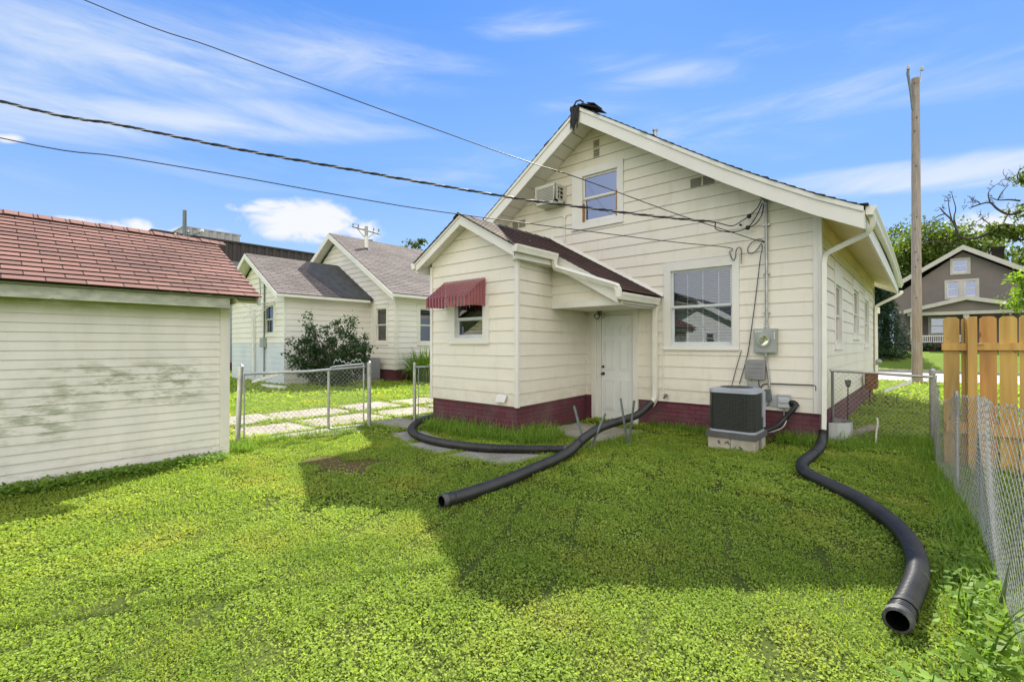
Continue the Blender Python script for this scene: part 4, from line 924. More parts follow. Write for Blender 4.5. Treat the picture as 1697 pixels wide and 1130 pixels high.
drain('drain_pipe', 'black corrugated drain pipe from the middle downspout, propped on stakes across the lawn', [(-2.51, -.16, .44), (-2.52, -.24, .40), (-2.53, -.42, .34), (-2.50, -.75, .285), (-2.50, -1.05, .27), (-2.47, -1.35, .27), (-2.44, -1.75, .27), (-2.40, -2.15, .26), (-2.36, -2.6, .19), (-2.31, -3.0, .10), (-2.25, -3.4, .075), (-2.17, -3.95, .075), (-2.09, -4.6, .075), (-2.08, -5.05, .075), (-2.10, -5.33, .078)],
      parts=((.50, .05), (.975, .03)), knobs=(.24, .6, .68, .76, .84, .86, .93))
drain('drain_pipe', 'black corrugated drain pipe curling flat from the left entry corner past the weeds', [(-5.96, -2.05, .09), (-5.93, -2.35, .075), (-5.80, -2.70, .07), (-5.58, -2.98, .07), (-5.32, -3.25, .07), (-5.0, -3.46, .07), (-4.6, -3.62, .07), (-4.15, -3.67, .07), (-3.7, -3.62, .07), (-3.3, -3.48, .07), (-2.9, -3.2, .07), (-2.45, -2.86, .075)], parts=((.1, .04),))
drain('drain_pipe', 'black corrugated drain pipe snaking from the corner downspout toward the camera', [(.05, -.10, .24), (.05, -.15, .17), (.05, -.28, .10), (.06, -.55, .075), (.065, -.95, .075), (.05, -1.4, .075), (.06, -1.75, .075), (.17, -2.1, .075), (.40, -2.42, .075), (.66, -2.75, .075), (.86, -3.12, .075), (1.01, -3.52, .075), (1.085, -3.92, .075), (1.10, -4.3, .075), (1.07, -4.66, .075), (1.03, -5.0, .08)],
      parts=((.17, .06), (.965, .05)), knobs=(.3, .37, .5))
def stake(p, q, label):
    T = thing('metal_stake', (p[0], p[1], 0), label, 'stake', 'angle-iron stakes crossed under the drain pipe'); p, q = Vector(p), Vector(q); d = (q-p).normalized(); s_ = d.cross(Vector((0, 1, 0))).normalized(); n_ = s_.cross(d)
    b = MB(); b.lbox(p, s_, d, n_, -.012, .012, -.0, (q-p).length, 0, .003); b.lbox(p, s_, d, n_, -.012, -.009, 0, (q-p).length, .003, .026); b.build('flange', 'steel_dk', T)
    b = MB(); b.cyl(q-d*.05+n_*.003+s_*.0, .005, .004, 8, axis=n_); b.build('bolt', 'galv', T)
stake((-2.39, -2.44, -.15), (-2.79, -2.20, .56), 'gray stake near the camera leaning left over the drain pipe')
stake((-2.41, -2.50, -.15), (-2.27, -2.18, .50), 'gray stake near the camera leaning right over the drain pipe')
stake((-2.18, -1.67, -.10), (-2.345, -1.60, .655), 'gray stake near the door leaning left over the drain pipe')
stake((-2.17, -1.70, -.10), (-2.06, -1.72, .655), 'gray stake near the door leaning right over the drain pipe')

# ---------------- overhead wires
def extend(pts, k=2.3):
    a, b = Vector(pts[0]), Vector(pts[1]); return [tuple(a+(a-b)*3.2*k+Z*.8*k)]+[tuple(a+(a-b)*1.5*k+Z*.18*k)]+pts
WA = [[-6.744, -7.2, 5.776], [-5.797, -6.071, 5.327], [-5.077, -5.214, 4.983], [-4.322, -4.315, 4.627], [-3.252, -3.04, 4.14], [-2.624, -2.292, 3.886], [-1.734, -1.232, 3.467], [-1.364, -0.792, 3.308], [-0.762, -0.074, 3.065]]
WB = [[-6.842, -7.894, 4.267], [-6.101, -6.931, 4.099], [-5.289, -5.875, 3.909], [-4.358, -4.663, 3.732], [-4.17, -4.418, 3.694], [-3.177, -3.127, 3.519], [-2.55, -2.312, 3.445], [-1.837, -1.384, 3.373], [-1.251, -0.622, 3.341]]
WC = [[-6.657, -7.896, 3.789], [-5.992, -6.947, 3.685], [-5.25, -5.887, 3.551], [-4.425, -4.71, 3.384], [-3.741, -3.733, 3.276], [-1.938, -1.16, 3.074], [-1.228, -0.147, 3.023]]
rubber('phone_cable', 'highest thin black wire over the yard, looping by the conduit then down the wall', 'cable', extend(WA)[:-1]+[(-.762, -.06, 3.065), (-.78, -.05, 3.10), (-.888, -.05, 3.07), (-.945, -.05, 2.99), (-.94, -.05, 2.92), (-.88, -.05, 2.90), (-.811, -.05, 2.95), (-.755, -.05, 3.03), (-.743, -.05, 2.95), (-.769, -.05, 2.80), (-.831, -.04, 2.278), (-.902, -.04, 1.715), (-.965, -.04, 1.288), (-1.082, -.04, .84)], .0065)
rubber('phone_cable', 'lowest thin black wire over the yard, kinking above the big window', 'cable', extend(WC)+[(-1.22, -.05, 2.959), (-1.184, -.05, 2.848), (-1.156, -.05, 2.825), (-1.129, -.05, 2.88), (-1.12, -.05, 2.975), (-1.083, -.05, 3.019), (-1.045, -.05, 2.974), (-1.048, -.05, 2.754)], .0062)
rubber('phone_cable', 'short thin black wire below the lower right corner of the big window', 'cable', [(-1.05, -.03, 1.38), (-1.062, -.04, 1.33), (-1.13, -.035, 1.09), (-1.2, -.035, .80)], .0055)
T = thing('power_cable', (-1.25, -.6, 3.34), 'thick twisted power cable spanning the yard to the back wall mast', 'cable')
pB = resample(smoothpath(extend(WB), 10), .03); ax = []
def twist(k, ph, r, m, nm):
    b = MB(); pts = []
    for i, p in enumerate(pB):
        t = (pB[min(i+1, len(pB)-1)]-pB[max(i-1, 0)]).normalized(); s_ = t.cross(Z).normalized(); u_ = s_.cross(t); a = i*.03*2*math.pi/.32+ph; pts.append(p+(s_*math.cos(a)+u_*math.sin(a))*k)
    b.tube(pts, r, 6); b.build(nm, m, T)
twist(.009, 0, .0100, 'black', 'conductor'); twist(.009, 2.1, .0100, 'black', 'conductor'); twist(.010, 4.2, .0055, 'wire', 'neutral_wire')
def cab(pts, r=.008, m='black', nm='lead'):
    b = MB(); b.tube(smoothpath(pts, 6), r, 6); b.build(nm, m, T)
e = Vector(WB[-1])
cab([e, (-1.30, -.45, 3.27), (-1.16, -.25, 3.24), (-1.03, -.15, 3.26), (-.93, -.12, 3.30), (-.86, -.12, 3.37), (-.80, -.12, 3.46), (-.72, -.12, 3.64)])
cab([e, (-1.25, -.4, 3.36), (-1.12, -.25, 3.33), (-1.00, -.18, 3.40), (-.92, -.12, 3.47), (-.80, -.10, 3.58), (-.73, -.12, 3.70)])
cab([e, (-1.10, -.25, 3.46), (-.95, -.1, 3.50), (-.86, -.02, 3.55)], .005, 'wire')
cab([(-.93, -.12, 3.30), (-.82, -.13, 3.33), (-.73, -.13, 3.45), (-.70, -.12, 3.62)], .008)
for c in ((-.91, -.12, 3.47), (-.93, -.12, 3.295)):
    b = MB(); b.ball(c, .036, 9, 6); b.build('connector', 'black', T)
b = MB(); b.ball((-1.06, -.03, 3.38), .02, 8, 5); b.build('wall_hook', 'black', T)

# ================================================================ garage
G = thing('garage', (-7.3, -7.9, 0), 'low white clapboard garage with a red shingle roof and peeling fascia', 'garage')
gx, gy1, gy0 = -5.78, -5.88, -9.9; GE = .0955; GZ = 2.03
b = MB(); lap(b, (gx, gy0, 0), Us, Z, (1, 0, 0), lambda v: (0, gy1-gy0-.07), GE, .013, -.02, GZ-.04, seams=0); b.build('siding', 'garage', G)
b = MB()
def g_out(v):
    return (-8.82, gx) if v < 2.0 else (-7.3-max(0, (3.03-v)/.53), -7.3+max(0, (3.03-v)/.53))
lap(b, (0, gy1, 0), Ub, Z, (0, 1, 0), g_out, GE, .013, -.02, 3.0, (), [2.0]); lap(b, (0, gy0, 0), Ub, Z, (0, -1, 0), g_out, GE, .013, -.02, 3.0, (), [2.0]); lap(b, (-8.82, gy0, 0), Us, Z, (-1, 0, 0), lambda v: (0, gy1-gy0), GE, .01, -.02, GZ-.04)
b.build('siding', 'garage', G)
b = MB(); b.box(gx-.01, gx+.026, gy1-.085, gy1+.03, -.02, 1.97); b.build('corner_board', 'garage', G, bevel=.004)
b = MB(); b.box(gx+.0, gx+.20, gy0-.1, gy1-.03, 2.0, 2.01); b.build('soffit', 'garage', G)
b = MB(); b.box(gx+.20, gx+.235, gy0-.1, gy1-.04, 1.935, 2.06); b.build('fascia', 'fascia_old', G, bevel=.004)
b = MB(); b.box(gx+.20, gx+.245, gy0-.3, gy1+.30, 2.065, 2.085); b.build('drip_edge', mat('pale_green_metal', (.36, .42, .28), rough=.5), G)
b = MB(); V1 = Vector((-1, 0, .53)).normalized(); N1 = Vector((.53, 0, 1)).normalized(); O = Vector((-5.42, gy0-.3, 2.09)); L = 1.88*math.hypot(1, .53)
lap(b, O, Us, V1, N1, lambda v: (0, gy1-gy0+.60), .1265, .011, 0, L, under=.004)
V2 = Vector((1, 0, .53)).normalized(); N2 = Vector((-.53, 0, 1)).normalized(); lap(b, (-9.18, gy0-.3, 2.09), Us, V2, N2, lambda v: (0, gy1-gy0+.60), .1265, .011, 0, L, under=.004)
grf = b.build('roof', 'shing_red', G)
b = MB(); k = 0; y = gy0-.31
while y < gy1+.28:
    for sg in (-1, 1):
        a = Vector((-7.3, y, 3.108+random.uniform(-.003, .003))); w_ = Vector((sg*.13, 0, -.068)); l_ = Vector((0, .33, 0)); hh = Vector((0, 0, .007))
        b.hexa([a, a+w_, a+w_+l_, a+l_, a+hh*1.6, a+w_+hh*1.6, a+w_+l_+hh*.4, a+l_+hh*.4])
    y += .295
b.build('ridge_cap', 'shing_red', grf)
b = MB()
for sg in (-1, 1):
    x0_, x1_ = -7.3, -7.3+sg*1.86; b.hexa([Vector(p) for p in ((x0_, gy1+.26, 2.96), (x1_, gy1+.26, 1.975), (x1_, gy1+.29, 1.975), (x0_, gy1+.29, 2.96), (x0_, gy1+.26, 3.07), (x1_, gy1+.26, 2.085), (x1_, gy1+.29, 2.085), (x0_, gy1+.29, 3.07))])
b.build('rake_board', 'fascia_old', G)
b = MB(); b.hexa([Vector(p) for p in ((-7.3, gy1, 2.98), (-5.46, gy1, 2.0), (-5.46, gy1+.27, 2.0), (-7.3, gy1+.27, 2.98), (-7.3, gy1, 2.99), (-5.46, gy1, 2.01), (-5.46, gy1+.27, 2.01), (-7.3, gy1+.27, 2.99))]); b.build('soffit', 'garage', G)

# ================================================================ chain link fences
def post(parent, x, y, h, r=.03, lean=(0, 0), cap=True, m='galv', name='post'):
    b = MB(); b.tube([(x, y, -.1), (x+lean[0], y+lean[1], h)], r, 12); po = b.build(name, m, parent)
    if cap: c = MB(); c.tube([(x+lean[0], y+lean[1], h-.005), (x+lean[0], y+lean[1], h+.006), (x+lean[0], y+lean[1], h+.03), (x+lean[0], y+lean[1], h+.048)], [r*1.15, r*1.2, r*.95, .004], 12); c.build('cap', m, po)
    return po
def band(parent, p, r=.04, m='galv'):
    b = MB(); b.cyl((p[0], p[1], p[2]), r, .022, 10); b.tube([(p[0], p[1], p[2]+.011), (p[0]+.03, p[1]+.045, p[2]+.011)], .008, 6); b.build('hinge_band', m, parent)
A0, A1 = Vector((-6.53, -5.50, 0)), Vector((-6.20, -3.50, 0)); dA = (A1-A0).normalized(); LA = (A1-A0).length
T = thing('chain_link_gate', tuple(A0), 'wide galvanized chain link gate across the driveway beside the garage', 'gate')
post(T, A0.x, A0.y, 1.13, .036, lean=(.05, .03)); band(T, (A0.x+.04, A0.y+.02, .92)); band(T, (A0.x+.015, A0.y+.01, .25))
def apt(u, z, off=0): p = A0+dA*u; return (p.x, p.y, z)
b = MB(); b.tube([apt(.09, 1.03), apt(1.0, 1.035), apt(LA-.09, 1.085)], .021, 10); b.build('top_rail', 'galv', T)
b = MB(); b.tube([apt(.09, 1.03), apt(.09, .06)], .012, 8); b.build('upright', 'galv', T)
chainlink(T, lambda u: apt(u, .07), lambda u: apt(u, 1.03+.05*u/LA+.02), .10, LA*.66, name='wire_mesh')
T = thing('chain_link_gate', apt(LA*.66, 0), 'narrow chain link gate leaf with rounded bottom corner next to the middle post', 'gate')
u0, u1 = LA*.655, LA-.10
b = MB(); b.tube(smoothpath([apt(u0, 1.03), apt(u0, .6), apt(u0, .14), apt(u0+.03, .075), apt(u0+.10, .06)], 5), .020, 10); b.build('upright', 'galv', T)
b = MB(); b.tube([apt(u0+.10, .06), apt(u1, .075)], .016, 8); b.build('bottom_rail', 'galv', T)
b = MB(); b.tube(smoothpath([apt(u0-.0, .98), apt(u0+.02, 1.06), apt(u0+.10, 1.10), apt(u1, 1.135)], 5), .014, 8); b.build('top_rail', 'galv', T)
b = MB(); b.tube([apt(u1, .06), apt(u1, 1.13)], .013, 8); b.build('upright', 'galv', T)
chainlink(T, lambda u: apt(u, .08), lambda u: apt(u, 1.10), u0+.02, u1, name='wire_mesh')
b = MB()
wv = [apt(u0+.08+(u1-u0-.1)*k/30, 1.15+.045*abs(math.sin(k*.75))+.03*math.sin(k*.33)) for k in range(31)]; b.tube(smoothpath(wv, 3), .0055, 6); b.build('scroll_wire', 'galv', T)
T = thing('fence_post', tuple(A1), 'galvanized gate post standing alone at the lawn edge, right of the wide gate', 'fence post', 'capped posts of the driveway fence')
post(T, A1.x, A1.y, 1.13, .034); band(T, (A1.x, A1.y, .98)); band(T, (A1.x, A1.y, .70)); band(T, (A1.x, A1.y, .28))
T = thing('chain_link_fence', (-5.95, -2.5, 0), 'short chain link panel between two posts against the entry corner', 'fence')
B0, B1 = Vector((-6.07, -2.62, 0)), Vector((-5.86, -2.27, 0)); dB = (B1-B0).normalized(); LB = (B1-B0).length
bpt = lambda u, z: tuple(B0+dB*u+Z*z)
post(T, B0.x, B0.y, 1.10, .03); post(T, B1.x-.0, B1.y, 1.10, .033)
b = MB(); b.tube([bpt(0, 1.05), bpt(LB, 1.05)], .019, 8); b.build('top_rail', 'galv', T)
b = MB(); b.tube([bpt(.07, .05), bpt(.07, 1.05)], .008, 6); b.build('tension_bar', 'galv', T)
chainlink(T, lambda u: bpt(u, .05), lambda u: bpt(u, 1.05), .07, LB-.02)
# right side: short cross fence from the house to the corner post
T = thing('chain_link_fence', (.6, 1.1, 0), 'rusty chain link fence between the house corner and the gray corner post', 'fence')
C0, C1 = Vector((.045, .62, 0)), Vector((1.225, 1.36, 0)); dC = (C1-C0).normalized(); LC = (C1-C0).length
cpt = lambda u, z: tuple(C0+dC*u+Z*z)
b = MB(); b.tube(smoothpath([cpt(.0, 1.07), cpt(.5, 1.045), cpt(1.0, 1.01), cpt(LC, .985)], 4), .021, 8); b.build('top_rail', 'galv', T)
b = MB(); b.tube([cpt(.03, .02), cpt(.03, 1.08)], .019, 8); b.build('post', 'steel_dk', T)
chainlink(T, lambda u: cpt(u, .03), lambda u: cpt(u, 1.07-.07*u), .04, LC-.02, name='wire_mesh', m='wire', r=.0019)
def lp(u):   # long fence ground line, u metres from the corner post toward the camera
    k = [(0, 1.225, 1.36), (1.8, 1.235, -.4), (3.0, 1.35, -1.6), (4.3, 1.455, -2.9), (5.9, 1.475, -4.5), (9.5, 1.50, -8.0), (13, 1.52, -11.5)]
    for (a, xa, ya), (b_, xb, yb) in zip(k, k[1:]):
        if u <= b_: t = (u-a)/(b_-a); return Vector((xa+(xb-xa)*t, ya+(yb-ya)*t, 0))
    return Vector((1.52, -11.5, 0))
def lt(u):
    k = [(0, 1.02, 0), (.7, .98, 0.0), (1.5, .86, .02), (2.0, .80, .06), (2.35, .83, .08), (2.7, .92, .05), (3.4, .97, .02), (4.6, 1.06, .0), (6.5, 1.16, -.02), (9, 1.18, 0), (13, 1.2, 0)]
    for (a, za, oa), (b_, zb_, ob) in zip(k, k[1:]):
        if u <= b_: t = (u-a)/(b_-a); o = oa+(ob-oa)*t; return lp(u)+Vector((o, 0, za+(zb_-za)*t+.012*math.sin(u*17)))
    return lp(u)+Vector((0, 0, 1.1))
T = thing('chain_link_fence', (1.35, -2, 0), 'sagging chain link fence without top rail running from the corner post toward the camera', 'fence')
cp = post(T, 1.225, 1.40, 1.075, .038)
b = MB(); b.cyl((1.225, 1.40, .93), .043, .02, 12); b.cyl((1.225, 1.40, 1.03), .043, .02, 12); b.build('post_band', 'galv', T)
b = MB(); b.tube([tuple(lp(2.85)+Vector((.05, 0, -.05))), tuple(lp(2.75)+Vector((.06, 0, .99)))], .017, 8); b.build('post', 'galv', T)
b = MB(); b.tube([tuple(lp(5.6)+Vector((-.02, 0, -.05))), tuple(lp(6.6)+Vector((.05, 0, 1.2)))], .009, 8); b.build('brace_wire', 'galv', T)
bow = lambda u: .035*math.sin(u*2.1)+.02*math.sin(u*5.3)
chainlink(T, lambda u: tuple(lp(u)+Vector((0, 0, .01))), lambda u: tuple(lt(u)+Vector((bow(u), 0, 0))), 0.02, 11.5, w=.0375, name='wire_mesh', r=.0020)
P_, Q_ = [], []
u = .02
while u < 11:     # twisted barbs along the top
    p = lt(u)+Vector((bow(u), 0, 0)); d_ = Vector((random.uniform(-.008, .012), random.uniform(-.018, .018), .026)); P_ += [p, p]; Q_ += [p+d_, p+Vector((-d_.x, -d_.y*.6, .022))]; u += .066
wiremesh('twisted_tips', P_, Q_, .0032, 'wire', T)

# ---------------- wood fence (back side seen)
T = thing('wood_fence', (2.6, -.33, 0), 'new orange cedar board fence with dog-eared tops behind the chain link', 'fence')
fy = -.33
def picket(x, w, z1=1.80, y=fy, t=.016, z0=.03):
    c = .028; b = MB(); b.prism([(x, y, z0), (x+w, y, z0), (x+w, y, z1-c), (x+w-c, y, z1), (x+c, y, z1), (x, y, z1-c)], (0, t, 0)); return b.build('board', 'cedar%d' % random.randrange(3), T)
picket(1.312, .142, 1.80); picket(1.470, .05, 1.795, y=fy+.02)
x = 1.625
for k in range(18): picket(x, .141, 1.80+random.uniform(-.006, .006)); x += .1585+random.uniform(-.002, .003)
b = MB(); b.box(1.295, 1.518, fy-.040, fy-.001, 1.40, 1.487); b.build('rail', 'cedar', T, bevel=.003)
b = MB(); b.box(1.602, 4.5, fy-.040, fy-.001, 1.405, 1.490); b.build('rail', 'cedar', T, bevel=.003)
b = MB(); b.box(1.33, 1.518, fy-.040, fy-.001, .42, .55); b.build('rail', 'cedar', T, bevel=.003)
b = MB(); b.box(1.602, 4.5, fy-.040, fy-.001, .42, .55); b.build('rail', 'cedar', T, bevel=.003)
b = MB(); b.box(1.519, 1.601, fy-.085, fy-.002, -.1, 1.795); b.build('post', 'cedar', T, bevel=.004)
b = MB(); b.box(4.02, 4.11, fy-.09, fy-.042, -.1, 1.79); b.build('post', 'cedar', T)
b = MB(); b.box(1.60, 1.66, fy-.06, fy-.041, 1.475, 1.48); b.build('bracket', 'galv', T)

# ================================================================ neighbouring houses
def simple_gable(parent, name, x0, x1, y, ze, ax, az, z0, e, m, N=(0, -1, 0), holes=(), t=.024):
    def o(v):
        if v <= ze: return (x0, x1)
        f = (az-v)/(az-ze); return (ax+(x0-ax)*f, ax+(x1-ax)*f)
    b = MB(); lap(b, (0, y, 0), (1, 0, 0), Z, N, o, e, t, z0, az, holes, [ze]); return b.build(name, m, parent)
def slope_roof(parent, ax, az, ex, ez, y0, y1, m, name='roof', lift=0, e=.15, t=.008):
    V = Vector((ax-ex, 0, az-ez)); L = V.length; V.normalize(); N_ = Vector((-V.z, 0, V.x)) if V.x > 0 else Vector((V.z, 0, -V.x))
    b = MB(); lap(b, Vector((ex, y0, ez+lift)), (0, 1, 0), V, N_, lambda v: (0, y1-y0), e, t, 0, L); return b.build(name, m, parent)
def rakepair(parent, ax, az, e0, e1, ez, y, m, h=.17, t=.04):
    for ex in (e0, e1):
        if ex is None: continue
        b = MB(); b.hexa([Vector(p) for p in ((ax, y, az-h), (ex, y, ez-h), (ex, y+t, ez-h), (ax, y+t, az-h), (ax, y, az-.01), (ex, y, ez-.01), (ex, y+t, ez-.01), (ax, y+t, az-.01))]); b.build('rake_board', m, parent)
Nn = thing('white_house', (-18, 3, 0), 'white one-storey house next door with tan shingle gables and a dark roof patch', 'house')
nx, ny, wx, wy, nax = -14.49, 2.82, -16.34, -.645, -18.95
hg, hsd, hw = [], [], []
window(Nn, (0, ny, 0), (1, 0, 0), (0, -1, 0), (-16.02, -14.93, 1.46, 3.10), (-15.80, -15.08, 1.58, 2.93), hg, trim='ntrim', sash='ntrim', head=.1, room='screen')
window(Nn, (nx, 0, 0), (0, 1, 0), (1, 0, 0), (3.85, 5.15, 1.44, 3.10), (4.02, 4.95, 1.56, 2.95), hsd, trim='ntrim', sash='ntrim', head=.1, room='screen')
window(Nn, (nx, 0, 0), (0, 1, 0), (1, 0, 0), (7.6, 8.8, 1.44, 3.10), (7.75, 8.65, 1.56, 2.95), hsd, trim='ntrim', sash='ntrim', head=.1, room='screen')
window(Nn, (0, wy, 0), (1, 0, 0), (0, -1, 0), (-18.25, -17.12, 1.78, 3.05), (-18.08, -17.28, 1.88, 2.95), hw, trim='ntrim', sash='ntrim', head=0, room='room')
simple_gable(Nn, 'wall', -23.4, nx, ny, 3.42, nax, 6.2, .48, .215, 'nsiding', holes=hg)
b = MB(); lap(b, (nx, ny, 0), (0, 1, 0), Z, (1, 0, 0), lambda v: (0, 9.5), .215, .024, .48, 3.45, [(h[0]-ny, h[1]-ny, h[2], h[3]) for h in hsd]); b.build('wall', 'nsiding', Nn)
simple_gable(Nn, 'wall', -21.6, wx, wy, 3.22, nax, 4.80, 1.53, .215, 'nsiding', holes=hw)
b = MB(); lap(b, (wx, wy, 0), (0, 1, 0), Z, (1, 0, 0), lambda v: (0, ny-wy), .215, .024, 1.53, 3.25); b.build('wall', 'nsiding', Nn)
b = MB(); lap(b, (0, wy, 0), (1, 0, 0), Z, (0, -1, 0), lambda v: (-21.6, wx), .20, .010, -.02, 1.53); b.build('lower_wall', 'nblue', Nn)
b = MB(); lap(b, (wx, wy, 0), (0, 1, 0), Z, (1, 0, 0), lambda v: (0, ny-wy), .215, .022, -.02, 1.53); b.build('lower_wall', 'nsiding', Nn)
b = MB(); brickbox(b, -23.4, nx-.02, ny+.02, 12.3, -.1, .48); b.build('foundation', 'brick', Nn)
b = MB(); b.box(nx-.06, nx+.02, ny-.02, ny+.06, .47, 3.4); b.box(wx-.05, wx+.02, wy-.02, wy+.05, 1.52, 3.2); b.splitbuild('corner_board', 'ntrim', Nn)
slope_roof(Nn, nax, 6.47, -14.05, 3.44, ny-.42, 12.6, 'shing_n'); slope_roof(Nn, nax, 6.47, -23.85, 3.44, ny-.42, 12.6, 'shing_n')
wr = slope_roof(Nn, nax, 5.06, -15.98, 3.30, wy-.42, ny, 'shing_n', e=.14); slope_roof(Nn, nax, 5.06, -21.9, 3.30, wy-.42, ny, 'shing_n')
V = Vector((nax+15.98, 0, 1.76)).normalized(); Lp = Vector((nax+15.98, 0, 1.76)).length; pd = lambda v: (1.0 if v > 0.2*Lp else 1.0)
b = MB(); Nw = Vector((V.z, 0, -V.x)); 
pp = [(0, .95), (.55*Lp, .95+.25), (.80*Lp, .75), (.97*Lp, 1.95), (.97*Lp, 3.45), (0, 3.45)]
O = Vector((-15.98, 0, 3.30)); pp = [(0, 1.35), (.30*Lp, 1.15), (.66*Lp, .90), (.98*Lp, 1.55), (.98*Lp, ny-.01), (0, ny-.01)]
b.prism([O+V*v+Vector((0, y, 0))+Nw*.012 for v, y in pp], Nw*.012); b.build('roof_patch', 'shing_dark', wr)
rakepair(Nn, nax, 6.45, -14.03, -23.87, 3.42, ny-.46, 'ntrim', .24); rakepair(Nn, nax, 5.04, -15.96, -21.92, 3.28, wy-.46, 'ntrim', .2)
b = MB(); b.box(-14.12, -14.02, ny-.42, 12.6, 3.30, 3.41); b.box(-16.05, -15.94, wy-.42, ny-.2, 3.17, 3.27); b.splitbuild('gutter', 'gutter', Nn)
for (ex, ez, y0, y1, wxx) in ((-14.05, 3.38, ny-.42, 12.6, nx), (-15.98, 3.24, wy-.42, ny, wx)):
    b = MB(); b.face([(ex, y0, ez-.06), (ex, y1, ez-.06), (wxx, y1, ez+.02), (wxx, y0, ez+.02)]); b.build('soffit', 'ntrim', Nn)
for x_, z_, zr, y_, yr in ((-14.1, 3.36, 6.40, ny-.42, ny), (-23.8, 3.36, 6.40, ny-.42, ny), (-16.05, 3.22, 4.99, wy-.42, wy), (-21.9, 3.22, 4.99, wy-.42, wy)):
    b = MB(); b.face([(nax, y_, zr), (x_, y_, z_), (x_, yr, z_), (nax, yr, zr)]); b.build('gable_soffit', 'nsiding', Nn)
b = MB(); b.cyl((-17.89, 3.63, 5.75), .085, .62, 12); vp = b.build('vent_pipe', 'gutter', Nn)
b = MB(); b.cyl((-17.89, 3.63, 5.74), .15, .10, 12, r2=.10); b.build('vent_collar', 'black', vp)
b = MB(); b.tube([(-18.02, wy-.06, 4.3), (-18.02, wy-.06, 1.7)], .028, 7); b.tube(smoothpath([(-18.02, wy-.08, 4.3), (-18.25, wy-.12, 4.35), (-18.35, wy-.1, 4.0), (-18.33, wy-.08, 3.4)], 4), .015, 6); b.tube([(-18.02, wy-.06, 1.7), (-18.02, wy-.06, .1)], .024, 7); b.build('conduit', 'steel_dk', Nn)
b = MB(); b.box(-18.2, -17.9, wy-.16, wy-.02, 1.36, 1.72); b.build('meter_box', 'meter', Nn, bevel=.01)
b = MB(); b.tube([(-19.1, wy-.45, 3.1), (-19.0, wy-.12, 2.85), (-19.0, wy-.08, .2)], .045, 6); b.tube([(nx+.02, ny+.12, 3.2), (nx+.06, ny+.12, .5)], .02, 6); b.build('downspout', 'gutter', Nn)
aw = MB()
for k in range(9): t = k/8; aw.lbox((-18.32, wy-.05-.62*t, 3.08-.62*t), (1, 0, 0), Vector((0, -.9, -.35)), Vector((0, -.35, .9)), 0, 1.20, 0, .055, 0, .006)
for x in (-18.30, -17.13): aw.tube([(x, wy-.04, 3.08), (x, wy-.70, 2.44), (x, wy-.04, 2.44)], .012, 5)
aw.build('slatted_awning', 'ntrim', Nn)
T = thing('heat_pump', (-14.9, 2.45, 0), 'gray air conditioner unit at the inner corner of the white house', 'air conditioner')
b = MB(); b.box(-15.9, -15.25, 2.0, 2.65, .08, .95); b.build('case', 'tbox', T, bevel=.03); b = MB()
for k in range(10): b.box(-15.85, -15.3, 1.99, 2.0, .18+k*.07, .20+k*.07); b.box(-15.25, -15.24, 2.05, 2.6, .18+k*.07, .20+k*.07)
b.build('louvre', 'actop', T); b = MB(); b.box(-16.0, -15.15, 1.9, 2.75, 0, .08); b.build('pad', 'concrete', T)

Bh = thing('bluegray_house', (-34, 3, 0), 'blue-gray clapboard house with gray roof glimpsed between the red garage roof and white house', 'house')
hq = []
window(Bh, (0, -2.2, 0), (1, 0, 0), (0, -1, 0), (-28.9, -28.1, .1, 1.9), (-28.75, -28.25, .25, 1.7), hq, trim='ntrim', sash='ntrim', room='room')
window(Bh, (0, -2.2, 0), (1, 0, 0), (0, -1, 0), (-31.5, -30.2, 1.5, 3.2), (-31.3, -30.4, 1.65, 3.05), hq, trim='ntrim', sash='ntrim', room='room')
simple_gable(Bh, 'wall', -34, -27.2, -2.2, 4.0, -30.6, 4.05, .5, .22, 'bluegray', holes=hq)
b = MB(); lap(b, (-27.2, -2.2, 0), (0, 1, 0), Z, (1, 0, 0), lambda v: (0, 10), .22, .015, .5, 4.0); b.build('wall', 'bluegray', Bh)
b = MB(); b.box(-34, -27.22, -2.18, 7.8, -.1, .5); b.build('foundation', 'brick', Bh)
b = MB()
b.hexa([Vector(p) for p in ((-34.6, -2.8, 4.0), (-26.8, -2.8, 4.0), (-26.8, 8.2, 4.0), (-34.6, 8.2, 4.0), (-32, .4, 6.35), (-29.4, .4, 6.35), (-29.4, 5, 6.35), (-32, 5, 6.35))]); b.build('roof', 'shing_gray', Bh)
b = MB(); b.box(-34.62, -26.78, -2.84, -2.78, 3.86, 4.04); b.tube([(-27.35, -2.7, 3.9), (-27.35, -2.32, 3.5), (-27.35, -2.3, .3)], .06, 6); b.tube([(-31.9, -2.3, 4.0), (-31.9, -2.3, 1.2)], .05, 6); b.build('gutter', 'gutter', Bh)
T = thing('outdoor_unit', (-27, -3.4, 0), 'dark condenser unit in front of the blue-gray house beside the garage corner', 'air conditioner')
b = MB(); b.box(-28.9, -28.0, -4.6, -3.7, .12, 1.05); b.build('case', 'acdark', T, bevel=.03); b = MB(); b.box(-28.95, -27.95, -4.65, -3.65, 1.05, 1.1); b.box(-28.95, -27.95, -4.65, -3.65, 0, .12); b.build('lid', 'actop', T)

